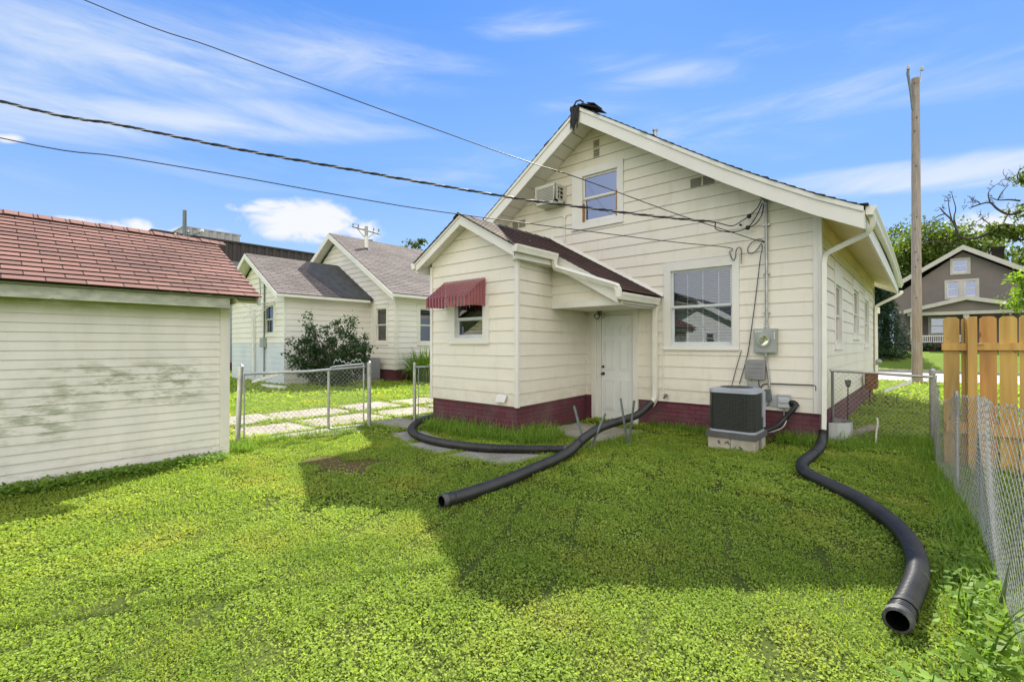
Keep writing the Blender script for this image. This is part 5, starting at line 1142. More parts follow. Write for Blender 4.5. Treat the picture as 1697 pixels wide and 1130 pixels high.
Wh = thing('warehouse', (-48, 6, 0), 'long brown corrugated metal warehouse rising behind the houses', 'warehouse')
def corr(b, p0, p1, z0, z1, pitch=.6, d=.09):
    p0, p1 = Vector(p0), Vector(p1); L = (p1-p0).length; u = (p1-p0)/L; n_ = Vector((u.y, -u.x, 0)); k = int(L/pitch)
    for i in range(k):
        s0, s1, s2, s3, s4 = [p0+u*(L*i/k)+u*(L/k)*f for f in (0, .4, .5, .9, 1.0)]
        for a, c in ((s0, s1), (s1, s2+n_*d), (s2+n_*d, s3+n_*d), (s3+n_*d, s4)): b.face([a+Z*z0, c+Z*z0, c+Z*z1, a+Z*z1])
b = MB(); corr(b, (-40, .26, 0), (-40, 28, 0), 0, 9.55); b.build('wall', 'metalbrown', Wh)
b = MB(); corr(b, (-62, .26, 0), (-40, .26, 0), 0, 9.55); b.face([(-62, 28, 0), (-40, 28, 0), (-40, 28, 9.5), (-62, 28, 9.5)]); b.build('end_wall', 'metalgray', Wh)
b = MB(); b.box(-62, -39.8, .1, 28.1, 9.5, 9.62); b.build('roof', 'metalbrown', Wh)
b = MB(); corr(b, (-46, 3.6, 0), (-46, 7.95, 0), 9.62, 11.4); corr(b, (-56, 3.6, 0), (-46, 3.6, 0), 9.62, 11.4); b.build('penthouse', 'metalgray', Wh)
b = MB(); b.box(-56, -45.9, 3.5, 8.0, 11.4, 11.5); b.build('penthouse_roof', 'metalgray', Wh)

# ---------------- taupe house across the street
Th = thing('taupe_house', (3.4, 42, .9), 'taupe two-storey gabled house with porch across the street, behind the utility pole', 'house')
ty = 38.0; hh = []
tg = .95
def twin(u0, u1, z0, z1, fr=.15): return window(Th, (0, ty, 0), (1, 0, 0), (0, -1, 0), (u0, u1, z0, z1), (u0+fr, u1-fr, z0+fr, z1-fr), hh, trim='greige', sash='white', room='room', glass='glass_sky', trim_t=.05)
twin(2.55, 3.60, 6.45, 7.60, .14)
twin(2.25, 3.14, 4.72, 6.08); twin(3.14, 4.03, 4.72, 6.08)
simple_gable(Th, 'wall', -.6, 7.7, ty, 5.1, 3.2, 8.05, 1.0, .13, 'taupe', holes=hh, t=.02)
b = MB(); b.box(-.58, 7.68, ty+.1, 50, .8, 5.3); b.build('body', 'taupe', Th)
for sg, ex in ((-1, -1.35), (1, 7.75)):
    az, ez = 8.30, 8.30-.645*abs(ex-3.2)
    b = MB(); b.hexa([Vector(p) for p in ((3.2, ty-.55, az-.02), (ex, ty-.55, ez-.02), (ex, 50.5, ez-.02), (3.2, 50.5, az-.02), (3.2, ty-.55, az+.13), (ex, ty-.55, ez+.13), (ex, 50.5, ez+.13), (3.2, 50.5, az+.13))]); b.build('roof', 'shing_gray', Th)
    b = MB(); b.hexa([Vector(p) for p in ((3.2, ty-.60, az-.20), (ex, ty-.60, ez-.20), (ex, ty-.55, ez-.20), (3.2, ty-.55, az-.20), (3.2, ty-.60, az+.14), (ex, ty-.60, ez+.14), (ex, ty-.55, ez+.14), (3.2, ty-.55, az+.14))]); b.build('rake_board', 'greige', Th)
b = MB(); b.box(5.05, 5.75, 43.5, 44.3, 6.6, 8.9); b.box(5.0, 5.8, 43.45, 44.35, 8.75, 8.95); b.build('chimney', 'bark', Th)
b = MB(); b.box(-1.9, .9, 42.5, 47, 5.0, 6.6); b.hexa([Vector(p) for p in ((-2.3, 42, 6.2), (1.2, 42, 6.2), (1.2, 47.5, 6.2), (-2.3, 47.5, 6.2), (-1.7, 44, 7.1), (.8, 44, 7.1), (.8, 46, 7.1), (-1.7, 46, 7.1))]); b.build('dormer', 'shing_n', Th)
b = MB(); b.box(5.6, 7.4, 40.5, 44, 5.2, 6.35); b.hexa([Vector(p) for p in ((5.2, 40.2, 6.35), (8.0, 40.2, 5.95), (8.0, 44.5, 5.95), (5.2, 44.5, 6.35), (5.2, 40.2, 6.5), (8.0, 40.2, 6.1), (8.0, 44.5, 6.1), (5.2, 44.5, 6.5))]); b.build('dormer', 'shing_gray', Th)
b = MB(); b.box(7.25, 7.35, ty-.5, ty-.42, 3.6, 5.25); b.box(7.25, 7.6, ty-.5, ty-.42, 5.15, 5.25); b.build('downspout', 'white', Th)
py = ty-2.6; hz_ = []
b = MB(); b.box(.2, 6.4, py, ty, .8, 1.55); b.build('porch_base', 'brick', Th)
for ex in (.05, 6.5):
    b = MB(); b.hexa([Vector(p) for p in ((3.25, py-.4, 4.52), (ex, py-.4, 3.72), (ex, ty, 3.72), (3.25, ty, 4.52), (3.25, py-.4, 4.66), (ex, py-.4, 3.86), (ex, ty, 3.86), (3.25, ty, 4.66))]); b.build('porch_roof', 'shing_gray', Th)
    b = MB(); b.hexa([Vector(p) for p in ((3.25, py-.45, 4.42), (ex, py-.45, 3.62), (ex, py-.4, 3.62), (3.25, py-.4, 4.42), (3.25, py-.45, 4.68), (ex, py-.45, 3.88), (ex, py-.4, 3.88), (3.25, py-.4, 4.68))]); b.build('porch_rake', 'greige', Th)
b = MB(); b.prism([(.5, py-.1, 3.72), (6.05, py-.1, 3.72), (3.25, py-.1, 4.45)], (0, .1, 0)); b.build('porch_gable', 'taupe', Th)
b = MB(); b.box(.25, 6.35, py-.14, py+.1, 3.48, 3.70); b.build('porch_beam', 'greige', Th)
for x in (.4, 3.1, 6.0): b = MB(); b.box(x, x+.28, py-.08, py+.2, 1.5, 3.5); b.build('porch_post', 'greige', Th)
b = MB(); b.box(.65, 3.1, py-.02, py+.06, 2.02, 2.10); b.box(.65, 3.1, py-.02, py+.06, 1.62, 1.68)
for k in range(22): b.box(.72+k*.11, .76+k*.11, py, py+.04, 1.66, 2.04)
b.build('porch_railing', 'white', Th)
b = MB(); b.box(1.35, 2.55, ty-.10, ty-.02, 2.15, 3.48); wp = b.build('porch_window', 'greige', Th)
b = MB(); b.box(1.52, 2.38, ty-.11, ty-.101, 2.30, 3.34); b.build('pane', 'glass_hi', wp); b = MB(); b.box(1.5, 2.40, ty-.125, ty-.112, 2.78, 2.84); b.build('sash', 'white', wp)

# ---------------- house behind the camera, seen only mirrored in the window
Rh = thing('cream_cottage', (-9.5, -24, 0), 'cream gabled cottage with small window mirrored in the big back window', 'house')
hr = []; window(Rh, (0, -22, 0), (-1, 0, 0), (0, 1, 0), (8.55, 9.2, 1.45, 2.25), (8.65, 9.1, 1.52, 2.15), hr, trim='ntrim', sash='ntrim')
b = MB()
def ro(v):
    if v <= 2.55: return (6.9, 13.1)
    f = (4.15-v)/1.6; return (10.0-3.1*f, 10.0+3.1*f)
lap(b, (0, -22, 0), (-1, 0, 0), Z, (0, 1, 0), ro, .2, .012, 0, 4.15, hr, [2.55]); b.build('wall', 'nsiding', Rh)
b = MB(); b.box(-13.08, -6.92, -30, -22.1, 0, 2.5); b.build('body', 'nsiding', Rh)
for ex in (-6.3, -13.7): 
    b = MB(); b.hexa([Vector(p) for p in ((-10, -30.5, 4.2), (ex, -30.5, 2.3), (ex, -21.5, 2.3), (-10, -21.5, 4.2), (-10, -30.5, 4.42), (ex, -30.5, 2.52), (ex, -21.5, 2.52), (-10, -21.5, 4.42))]); b.build('roof', 'shing_gray', Rh)
    b = MB(); b.hexa([Vector(p) for p in ((-10, -21.5, 4.15), (ex, -21.5, 2.25), (ex, -21.45, 2.25), (-10, -21.45, 4.15), (-10, -21.5, 4.44), (ex, -21.5, 2.54), (ex, -21.45, 2.54), (-10, -21.45, 4.44))]); b.build('rake_board', 'ntrim', Rh)

# ---------------- poles
def upole(name, x, y, h, r0, r1, label, m='pole', cross=None, lean=(0, 0)):
    T = thing(name, (x, y, 0), label, 'utility pole'); b = MB(); n = 14
    b.tube([(x+lean[0]*k/n, y+lean[1]*k/n, -.3+(h+.3)*k/n) for k in range(n+1)], [r0+(r1-r0)*k/n for k in range(n+1)], 16); b.build('shaft', m, T); return T
T = upole('utility_pole', .93, 15.1, 11.42, .165, .125, 'tall weathered wood utility pole standing beside the street, right of the house')
b = MB(); b.tube([(.84, 14.95, 10.25), (.80, 14.92, 10.9), (.72, 14.9, 11.62), (.735, 14.9, 11.74)], [.035, .045, .05, .045], 6, flat=(1, .5)); b.build('bracket', 'steel_dk', T)
b = MB(); b.tube([(1.06, 14.97, 11.15), (1.10, 14.96, 11.55)], .02, 6); b.build('bracket', 'galv', T)
for x, z in ((.735, 11.76), (1.12, 11.58)):
    b = MB()
    for k in range(3): b.cyl((x, 14.92, z+k*.045), .065-.01*k, .03, 10)
    b.cyl((x, 14.92, z), .03, .16, 8); b.build('insulator', 'ltgray', T)
rp_ = random.Random(8); b = MB()
for z in (11.2, 9.9, 9.4, 6.2, 5.75, 4.9, 4.6, 4.35, 8.1, 3.2): b.cyl((.93+rp_.uniform(-.04, .04), 14.955+.0, z), .022, -.03, 6, axis=(0, 1, 0))
b.build('bolt', 'bark', T)
T = upole('utility_pole', -38, 1.65, 10.9, .17, .12, 'dark utility pole with slanting crossarms poking up behind the garage roof', 'steel_dk')
for dx in (0, .9):
    b = MB(); b.tube([(-38+dx*.4-.2, .35+dx*.9, 8.75), (-38+dx*.4-.1, 2.0+dx*.6, 9.45)], .055, 6); b.build('crossarm', 'steel_dk', T)
b = MB()
for t in (.1, .35, .6, .85): b.ball((-38.1, .6+1.5*t, 8.95+.6*t), .07, 7, 5)
b.ball((-37.7, 2.6, 9.55), .16, 8, 6); b.build('insulator', 'ltgray', T)
T = upole('utility_pole', -50, 23.37, 15.85, .24, .20, 'gray utility pole with a crossarm seen over the white house roof', 'metalgray')
b = MB(); b.tube([(-50, 21.5, 15.5), (-50, 25.2, 15.25)], .11, 6); b.build('crossarm', 'metalgray', T)
for s_ in (-1, 1): b = MB(); b.tube([(-50, 23.37+s_*1.2, 15.35), (-50, 23.37, 14.3)], .05, 6); b.build('brace', 'metalgray', T)
b = MB()
for y in (21.6, 22.3, 24.4, 25.1): b.cyl((-50, y, 15.5), .07, .35, 7)
b.build('insulator', 'steel_dk', T)
b = MB(); b.cyl((-50, 23.95, 13.95), .28, .35, 10); b.tube([(-50, 24, 14.1), (-50, 25.0, 13.9)], .05, 6); b.build('fixture', 'steel_dk', T)

# ---------------- small things beside the house
T = thing('window_well', (.12, .6, 0), 'galvanized curved window well with plank against the house side', 'window well')
b = MB(); pts = [(.03+.26*math.sin(a*math.pi/8), .85-.30*math.cos(a*math.pi/8)) for a in range(9)]
for a, c in zip(pts, pts[1:]): b.face([(a[0], a[1], -.1), (c[0], c[1], -.1), (c[0], c[1], .28), (a[0], a[1], .28)]); b.face([(a[0]+.012, a[1], -.1), (c[0]+.012, c[1], -.1), (c[0]+.012, c[1], .28), (a[0]+.012, a[1], .28)])
b.build('well_wall', 'ltgray', T)
T2 = MB(); T2.lbox((.16, .75, .04), Vector((.18, .98, 0)).normalized(), Vector((.98, -.18, 0)), Z, 0, 1.45, 0, .14, 0, .045); tag(T2.build('plank', 'plank', loc=(.16, .75, .04), bevel=.004), 'weathered wooden plank lying on the grass along the house side', 'plank')
T2 = MB(); T2.lbox((.10, .72, .0), Vector((.95, .25, 0)).normalized(), Vector((-.25, .95, 0)), Z, 0, .34, 0, .10, 0, .05); tag(T2.build('plank', 'plank', loc=(.10, .72, 0), bevel=.004), 'short crosswise plank end beside the window well', 'plank')
T = thing('garden_lamp', (.22, 1.3, 0), 'small black stake lamp with cup-shaped head against the house side', 'garden lamp')
b = MB(); b.tube([(.20, 1.2, 0), (.21, 1.2, .80)], .009, 6); b.build('stem', 'black', T); b = MB(); b.tube([(.21, 1.2, .78), (.21, 1.2, .80), (.21, 1.2, .90)], [.012, .03, .05], 10); b.build('lamp_head', 'steel_dk', T)
T = thing('gas_meter', (.22, 6.4, 0), 'rusty gas meter and pipes by the far corner of the house side', 'gas meter')
b = MB(); b.box(.06, .30, 5.9, 6.3, .42, .78); b.build('case', 'rust', T, bevel=.02); b = MB(); b.tube([(.16, 6.0, 0), (.16, 6.0, .45)], .022, 6); b.tube([(.16, 5.4, .70), (.16, 6.2, .70), (.16, 6.9, .66)], .022, 6); b.build('pipe', 'rust', T)
T2 = MB(); T2.lbox((.35, 7.2, .25), Vector((.75, .65, .35)).normalized(), Z, Vector((.6, -.75, 0)), 0, .75, 0, .07, 0, .03); tag(T2.build('white_board', 'white', loc=(.35, 7.2, .25)), 'thin white board propped by the far house corner', 'board')
T = thing('sensor_dome', (.14, 8.9, 0), 'round gray sensor dome on the far corner downspout', 'dome')
b = MB(); b.ball((.16, 8.85, .98), .08, 12, 8); b.build('dome', 'meter', T); b = MB(); b.tube([(.08, 8.9, .9), (.18, 8.87, .95)], .02, 6); b.build('arm', 'meter', T)
T = thing('wire_hoop', (1.0, 8.6, 0), 'thin dark wire garden hoop in the sunlit grass beyond the cross fence', 'garden hoop')
b = MB(); b.tube(smoothpath([(.62, 6.6, 0), (.64, 6.6, .25), (.75, 6.6, .36), (.88, 6.6, .33)], 5), .008, 5); b.build('hoop', 'black', T)
b = MB(); b.tube([(.60, 6.6, 0), (.60, 6.6, .04)], .012, 5); b.build('foot', 'black', T)
T2 = MB(); T2.tube(smoothpath([(.60, -.25+.9, 0), (.60, .66, .16), (.62, .66, .32), (.61, .66, .40)], 4), .012, 6); tag(T2.build('white_stake', 'trim', loc=(.6, .65, 0)), 'short peeling white stake in the grass in front of the cross fence', 'stake')
b = MB(); p = []
for k in range(60):
    t = k/59; p.append((-15.9-.9*t+.1*math.sin(k), .25+.5*math.sin(k*.7)*t, .10+.22*t+.05*math.sin(k*1.3)))
T = thing('fallen_gutter', (-16, .0, 0), 'broken white gutter pieces lying by the pale blue wall', 'gutter')
b = MB(); b.lbox((-16.6, -1.6, .12), Vector((.85, .35, .22)).normalized(), Z, Vector((.35, -.85, 0)), 0, 1.6, 0, .10, 0, .08); b.build('piece', 'ntrim', T); b = MB(); b.lbox((-15.9, -1.5, .03), Vector((.95, .2, -.02)).normalized(), Z, Vector((.2, -.95, 0)), 0, 1.2, 0, .09, 0, .12); b.build('piece', 'ntrim', T)

# ================================================================ vegetation
mt['clover'] = leafmat('clover_leaves', (.175, .285, .042), (.43, .53, .095), .45, c3=(.48, .44, .09), ns=1.1, c3w=.5, rough=.75, spec=.12)
mt['blade'] = leafmat('grass_blades', (.20, .31, .03), (.40, .50, .08), .45, c3=(.48, .42, .12), ns=.7, c3w=.5, rough=.75, spec=.12)
mt['weed'] = leafmat('tall_grass_blades', (.11, .22, .03), (.26, .39, .06), .42, rough=.65, spec=.2)
mt['shrubleaf'] = leafmat('dark_shrub_leaves', (.022, .055, .022), (.06, .105, .04), .22, spec=.4)
mt['treeleaf'] = leafmat('bright_tree_leaves', (.06, .105, .018), (.16, .21, .035), .42)
mt['treeleaf2'] = leafmat('dull_tree_leaves', (.045, .075, .022), (.10, .13, .035), .35)
mt['needle'] = leafmat('spruce_needles', (.012, .035, .018), (.035, .075, .03), .12)
mt['limeleaf'] = leafmat('lime_leaves', (.12, .22, .02), (.22, .32, .04), .5)
def inpoly(X, Y, poly, grow=0.):
    cx = sum(p[0] for p in poly)/len(poly); cy = sum(p[1] for p in poly)/len(poly); m = np.ones(len(X), bool)
    for a, b in zip(poly, poly[1:]+poly[:1]):
        s = (b[0]-a[0])*(cy-a[1])-(b[1]-a[1])*(cx-a[0]); L = math.hypot(b[0]-a[0], b[1]-a[1])
        m &= ((b[0]-a[0])*(Y-a[1])-(b[1]-a[1])*(X-a[0]))*np.sign(s)/L > -grow
    return m
def rect(x0, x1, y0, y1): return [(x0, y0), (x1, y0), (x1, y1), (x0, y1)]
SOLID = [rect(-7.6, 0, 0, 9.5), rect(EX0, EX1+.0, YF, 0), rect(-8.85, gx, gy0, gy1), rect(-1.2, -.58, -1.15, -.6), rect(-24, nx, ny, 13), rect(-22, wx, wy, ny), rect(-300, 300, 16.2, 24.3), rect(-34, -27, -2, 8)]
def allowed(X, Y, slab_keep=.06):
    ok = np.ones(len(X), bool)
    for p in SOLID: ok &= ~inpoly(X, Y, p)
    for p in SLABS+WALK: ok &= ~(inpoly(X, Y, p, -.045) & (rng.random(len(X)) > slab_keep))
    r = np.hypot((X+4.2)/.58, (Y+5.15)/.34); ok &= ~((r < 1+.25*np.sin(X*9)+.2*np.sin(Y*13)) & (rng.random(len(X)) < .86))
    return ok
def fnoise(X, Y, s, seed=0):
    r_ = np.random.default_rng(seed); o = 0
    for k in range(6):
        a = r_.uniform(0, 2*math.pi); f = s*(1.3**k); o = o+np.sin((X*math.cos(a)+Y*math.sin(a))*f+r_.uniform(0, 6.28)+1.5*np.sin((X*math.sin(a*1.7)-Y*math.cos(a*1.7))*f*.6+k))/(1.15**k)
    return o/4
def sector(n, r0, r1, half=R(68)):
    th = rng.uniform(-half, half, n); r = np.sqrt(rng.uniform(r0*r0, r1*r1, n))
    a = YAW+math.pi/2+th; return CAM.x+r*np.cos(a), CAM.y+r*np.sin(a), r
def gz(X, Y): t = np.clip((Y-24.6)/9., 0, 1); return t*t*(3-2*t)
CC, DD, SS, LL, WW, RR = [], [], [], [], [], []; CB, DB, SB, LB_, WB_, RB = [], [], [], [], [], []
for (dens, r0, r1, L0) in ((17500, 1.45, 4.4, .0135), (9500, 4.4, 8, .0180), (2000, 8, 14, .036), (320, 14, 34, .075)):
    area = R(68)*(r1*r1-r0*r0); n = int(area*dens); X, Y, rr = sector(n, r0, r1)
    cl = fnoise(X, Y, 2.1, 1); tr = fnoise(X, Y, 7.0, 2); track = np.sin((X*.92+Y*.38)*11.0+.8*np.sin(Y*1.1+X*.4)+.3*np.sin(Y*5))   # mower passes
    keep = allowed(X, Y) & (rng.random(n) < np.clip(.74+.62*tr-.36*(track > .94)*(fnoise(X, Y, 1.6, 5) > -.15), .10, 1))
    X, Y, cl, tr, rr = X[keep], Y[keep], cl[keep], tr[keep], rr[keep]; n = len(X)
    isblade = rng.random(n) < np.clip(.20-.22*cl, .04, .6)
    a = rng.uniform(0, 2*math.pi, n); el = rng.normal(.15, .36, n)
    Dn = np.stack([np.cos(a)*np.cos(el), np.sin(a)*np.cos(el), np.sin(el)], 1)
    hgt = np.clip(.008+.026*rng.random(n)+.014*tr+.012*cl, .003, .08)*(1 if r1 < 9 else 1.3)
    C_ = np.stack([X, Y, gz(X, Y)+hgt], 1)
    L_ = L0*rng.uniform(.55, 1.4, n)*(1+.22*cl)
    m = ~isblade; S = sideof(Dn, .35)
    CC.append(C_[m]); DD.append(Dn[m]); SS.append(S[m]); LL.append(L_[m]); WW.append(L_[m]*rng.uniform(.7, 1.0, m.sum())); RR.append(np.clip(rng.random(m.sum())*.7+.30*cl[m]-.22*tr[m]+.12, 0, 1))
    m = isblade; el = rng.uniform(.25, 1.35, n); Db = np.stack([np.cos(a)*np.cos(el), np.sin(a)*np.cos(el), np.sin(el)], 1)
    C2 = C_.copy(); C2[:, 2] = gz(X, Y); CB.append(C2[m]); DB.append(Db[m]); SB.append(sideof(Db, .4)[m]); LB_.append((np.maximum(L_*(2.3 if r1 < 9 else 1.7), .03)*rng.uniform(.6, 1.3, n)*np.where((X > -9.8) & (X < -6.0), .5, 1.))[m]); WB_.append((L_*.30+.0012)[m]); RB.append(rng.random(m.sum()))
cat = np.concatenate
o = leaves('grass', cat(CC), cat(DD), cat(SS), cat(LL), cat(WW), 'clover', rnd=cat(RR), kind='stuff', mid=.58); o['label'] = 'low clover leaves covering the mown back lawn'
o = leaves('grass', cat(CB), cat(DB), cat(SB), cat(LB_), cat(WB_), 'blade', rnd=cat(RB), kind='stuff', mid=.35); o['label'] = 'short grass blades mixed through the lawn'
def blades(name, X, Y, Ln, W, m, lean=.5, parent=None, kind='stuff', z0=None, az=None):
    """arching two-piece blades"""
    n = len(X); a = rng.uniform(0, 2*math.pi, n) if az is None else az; h = np.stack([np.cos(a), np.sin(a), np.zeros(n)], 1); le = np.abs(rng.normal(lean, lean*.5, n))
    b = np.array(base_of(parent) if parent else (0, 0, 0)); B = np.stack([X, Y, (gz(X, Y) if z0 is None else z0)+np.zeros(n)], 1)-b
    s = np.stack([-np.sin(a), np.cos(a), np.zeros(n)], 1); Ln = Ln[:, None]; W = W[:, None]; le = le[:, None]
    up = np.array([[0, 0, 1.]])
    p1 = B+(up*np.cos(le*.5)+h*np.sin(le*.5))*Ln*.45; p2 = p1+(up*np.cos(le*1.6)+h*np.sin(le*1.6))*Ln*.33; p3 = p2+(up*np.cos(le*2.8)+h*np.sin(le*2.8))*Ln*.24
    v = np.stack([B-s*W*.35, B+s*W*.35, p1+s*W*.5, p1-s*W*.5, p2+s*W*.36, p2-s*W*.36, p3+s*W*.03, p3-s*W*.03], 1).reshape(-1, 3); i = np.arange(n)[:, None]*8
    f = cat([i+np.array([[0, 1, 2, 3]]), i+np.array([[3, 2, 4, 5]]), i+np.array([[5, 4, 6, 7]])], 0); r_ = rng.random(n)
    return quadobj(name, v, f, m, parent, cat([r_, r_, r_]), kind)
def along(p, q, n, w):
    t = rng.random(n); s = rng.normal(0, w, n); L = math.hypot(q[0]-p[0], q[1]-p[1]); nx_, ny_ = -(q[1]-p[1])/L, (q[0]-p[0])/L
    return p[0]+(q[0]-p[0])*t+nx_*s, p[1]+(q[1]-p[1])*t+ny_*s
XS, YS, LS, WS = [], [], [], []
def strip(p, q, n, w, l0, l1, clump=True):
    X, Y = along(p, q, n, w)
    if clump: k = fnoise(X, Y, 4.5, 9) > -.35; X, Y = X[k], Y[k]
    ok = np.ones(len(X), bool)
    for s_ in SOLID[:4]: ok &= ~inpoly(X, Y, s_)
    X, Y = X[ok], Y[ok]; XS.append(X); YS.append(Y); LS.append(rng.uniform(l0, l1, len(X))); WS.append(rng.uniform(.004, .009, len(X)))
strip((gx+.08, -9.2), (gx+.10, gy1), 900, .06, .04, .13); strip((-6.2, -5.6), (-5.75, -5.7), 700, .10, .08, .20); strip((-6.3, -5.3), (-6.15, -3.6), 900, .09, .06, .16)
strip((-2.75, -.12), (-1.3, -.15), 1100, .10, .07, .20); strip((-.5, -.16), (0, -.2), 900, .10, .10, .28); strip((.05, .0), (1.2, .75), 1100, .20, .07, .18); strip((.1, .6), (1.2, 1.4), 600, .15, .08, .24)
strip((1.16, 1.2), (1.16, -.4), 900, .09, .08, .22); strip((1.16, -.4), (1.38, -2.9), 1100, .08, .05, .15); strip((1.38, -2.9), (1.40, -5.6), 1000, .09, .05, .15); strip((1.7, -5.5), (1.75, .0), 1300, .25, .08, .22); strip((-2.35, -2.65), (-2.2, -1.4), 300, .12, .06, .16)
strip((-5.9, -2.3), (-5.85, -.5), 300, .08, .1, .2)
n = 7500; X = rng.uniform(-5.55, -2.9, n); Y = rng.uniform(-3.15, -1.6, n)   # weed patch round the entry corner
k = (((X+4.55)/1.05)**2+((Y+2.72)/.34)**2+.25*fnoise(X, Y, 6, 3) < 1) | (((X+3.45)/.42)**2+((Y+2.3)/.55)**2+.25*fnoise(X, Y, 6, 4) < 1)
for s_ in SOLID[:4]: k &= ~inpoly(X, Y, s_)
X, Y = X[k], Y[k]; XS.append(X); YS.append(Y); LS.append(rng.uniform(.10, .30, len(X))); WS.append(rng.uniform(.005, .010, len(X)))
o = blades('weeds', cat(XS), cat(YS), cat(LS), cat(WS), 'weed', lean=.55); o['label'] = 'tall uncut grass along walls, fences and the entry corner'
n = 5200; X = cat([rng.normal(gx+.18, .10, n), rng.normal(1.34, .08, 1000)]); Y = cat([rng.uniform(-9.2, gy1-.05, n), rng.uniform(-6.2, -3.6, 1000)]); k = ~inpoly(X, Y, SOLID[2]); X, Y = X[k], Y[k]; n = len(X)
a = rng.uniform(0, 6.28, n); el = rng.normal(.1, .35, n); Dn = np.stack([np.cos(a)*np.cos(el), np.sin(a)*np.cos(el), np.sin(el)], 1); L_ = rng.uniform(.02, .05, n)
o = leaves('weeds', np.stack([X, Y, rng.uniform(.02, .10, n)], 1), Dn, sideof(Dn, .3), L_, L_*.8, 'weed', kind='stuff', mid=.45); o['label'] = 'broad weed leaves at the foot of the garage wall and near fence'

def tubes_limb(b, p, q, r0, r1, bend=.12, n=6):
    p, q = Vector(p), Vector(q); L = (q-p).length; off = Vector((random.uniform(-1, 1), random.uniform(-1, 1), random.uniform(0, 1)))*L*bend; pts = []
    for k in range(n+1): t = k/n; pts.append(p+(q-p)*t+off*math.sin(math.pi*t)+Vector((random.uniform(-1, 1), random.uniform(-1, 1), 0))*L*.012)
    b.tube(pts, [r0+(r1-r0)*k/n for k in range(n+1)], 7); return pts
def tree(name, label, cat_, base, trunk_top, trunk_r, crowns, nclump, nleaf, leaf, clump_r, m, bark='bark', flat=.6, limbs=True, group=None):
    T = thing(name, base, label, cat_, group); B = Vector(base); tt = Vector(trunk_top); b = MB()
    if trunk_r: b.tube([B+(tt-B)*(k/6)+Vector((random.uniform(-.02, .02), random.uniform(-.02, .02), 0))*trunk_r*8 for k in range(7)], [trunk_r*(1.25-.55*k/6) for k in range(7)], 10)
    cs = []; vol = [c[3]*c[4]*c[5] for c in crowns]; tot_ = sum(vol)
    for c, v in zip(crowns, vol):
        for k in range(max(3, int(nclump*v/tot_))):
            d = rng.normal(size=3); d /= np.linalg.norm(d); r_ = rng.random()**.45; cs.append(np.array(c[:3])+d*r_*np.array(c[3:]))
    for i, c in enumerate(cs):
        if limbs and i % 3 == 0: s_ = B+(tt-B)*random.uniform(.55, 1.0); tubes_limb(b, s_, Vector(c), trunk_r*.42, trunk_r*.06)
    if b.v: b.build('trunk', bark, T)
    per_ = max(4, nleaf//len(cs)); C_ = []
    for c in cs:
        s_ = clump_r*rng.uniform(.6, 1.3); g = rng.normal(size=(per_, 3))*np.array([s_, s_, s_*flat])*.55; C_.append(c+g)
    C_ = cat(C_); n = len(C_); Dn = unit(rng.normal(size=(n, 3))+np.array([0, 0, -.25])); L_ = leaf*rng.uniform(.6, 1.4, n)
    leaves('crown', C_, Dn, unit(np.cross(Dn, rng.normal(size=(n, 3)))), L_, L_*.62, m, T); return T
# shrub by the neighbour's wall
tree('shrub', 'large dark green shrub in front of the white house, behind the driveway gate', 'shrub', (-14.6, .1, 0), (-14.6, .1, .9), .05,
     [(-15.15, -.38, 1.0, .55, .5, .75), (-14.75, -.03, 1.35, .5, .5, .85), (-14.1, .55, 1.05, .75, .6, .95), (-14.05, .6, 1.75, .28, .28, .5), (-15.0, -.25, 1.85, .3, .3, .5), (-15.35, -.55, 1.5, .2, .2, .42), (-13.75, .85, .9, .45, .4, .7), (-14.6, .1, .5, 1.3, .7, .45), (-15.05, -.3, 2.25, .14, .14, .32), (-14.35, .3, 2.0, .13, .13, .3), (-14.0, .62, 2.28, .13, .13, .25), (-13.6, .95, 1.5, .2, .2, .35), (-15.55, -.75, 1.15, .25, .2, .5)], 230, 13500, .085, .17, 'shrubleaf', flat=.9)
T = thing('daylily_clump', (-13.5, 3.5, 0), 'arching green daylily clump beside the white house, left of the entry', 'plant')
n = 520; a = rng.uniform(0, 6.28, n); r_ = rng.random(n)**.5*.55
blades('leaves', -13.5+r_*np.cos(a), 3.55+r_*np.sin(a), rng.uniform(.7, 1.55, n), rng.uniform(.03, .05, n), 'limeleaf', lean=.5, parent=T, kind=None, az=a+rng.normal(0, .5, n))
# spruce
T = thing('spruce_tree', (-1.3, 30.5, .7), 'dense dark spruce tree across the street beside the taupe house', 'tree')
b = MB(); b.tube([(-1.3, 30.5, .5), (-1.3, 30.5, 6.3)], [.16, .02], 8); b.build('trunk', 'bark', T)
C_, D_ = [], []
for k in range(26):
    z = .85+5.3*k/26; rad = 2.15*(1-k/27)**.8+.05; nb = int(13-8*k/26)+4
    for j in range(nb):
        a = j*2*math.pi/nb+k*.9+random.uniform(-.2, .2); rr_ = rad*random.uniform(.8, 1.12)
        for t in np.linspace(.15, 1, 9):
            for q in range(9):
                w = (1.05-t)*.42+.05; C_.append((-1.3+math.cos(a)*rr_*t+random.gauss(0, w*.5), 30.5+math.sin(a)*rr_*t+random.gauss(0, w*.5), z-.28*rr_*t*t+.10*t+random.gauss(0, .05))); D_.append((math.cos(a)+random.gauss(0, .6), math.sin(a)+random.gauss(0, .6), -.35+random.gauss(0, .35)))
C_ = np.array(C_); D_ = unit(np.array(D_)); n = len(C_); L_ = rng.uniform(.12, .26, n)
leaves('crown', C_, D_, sideof(D_, .4), L_, L_*.28, 'needle', T)
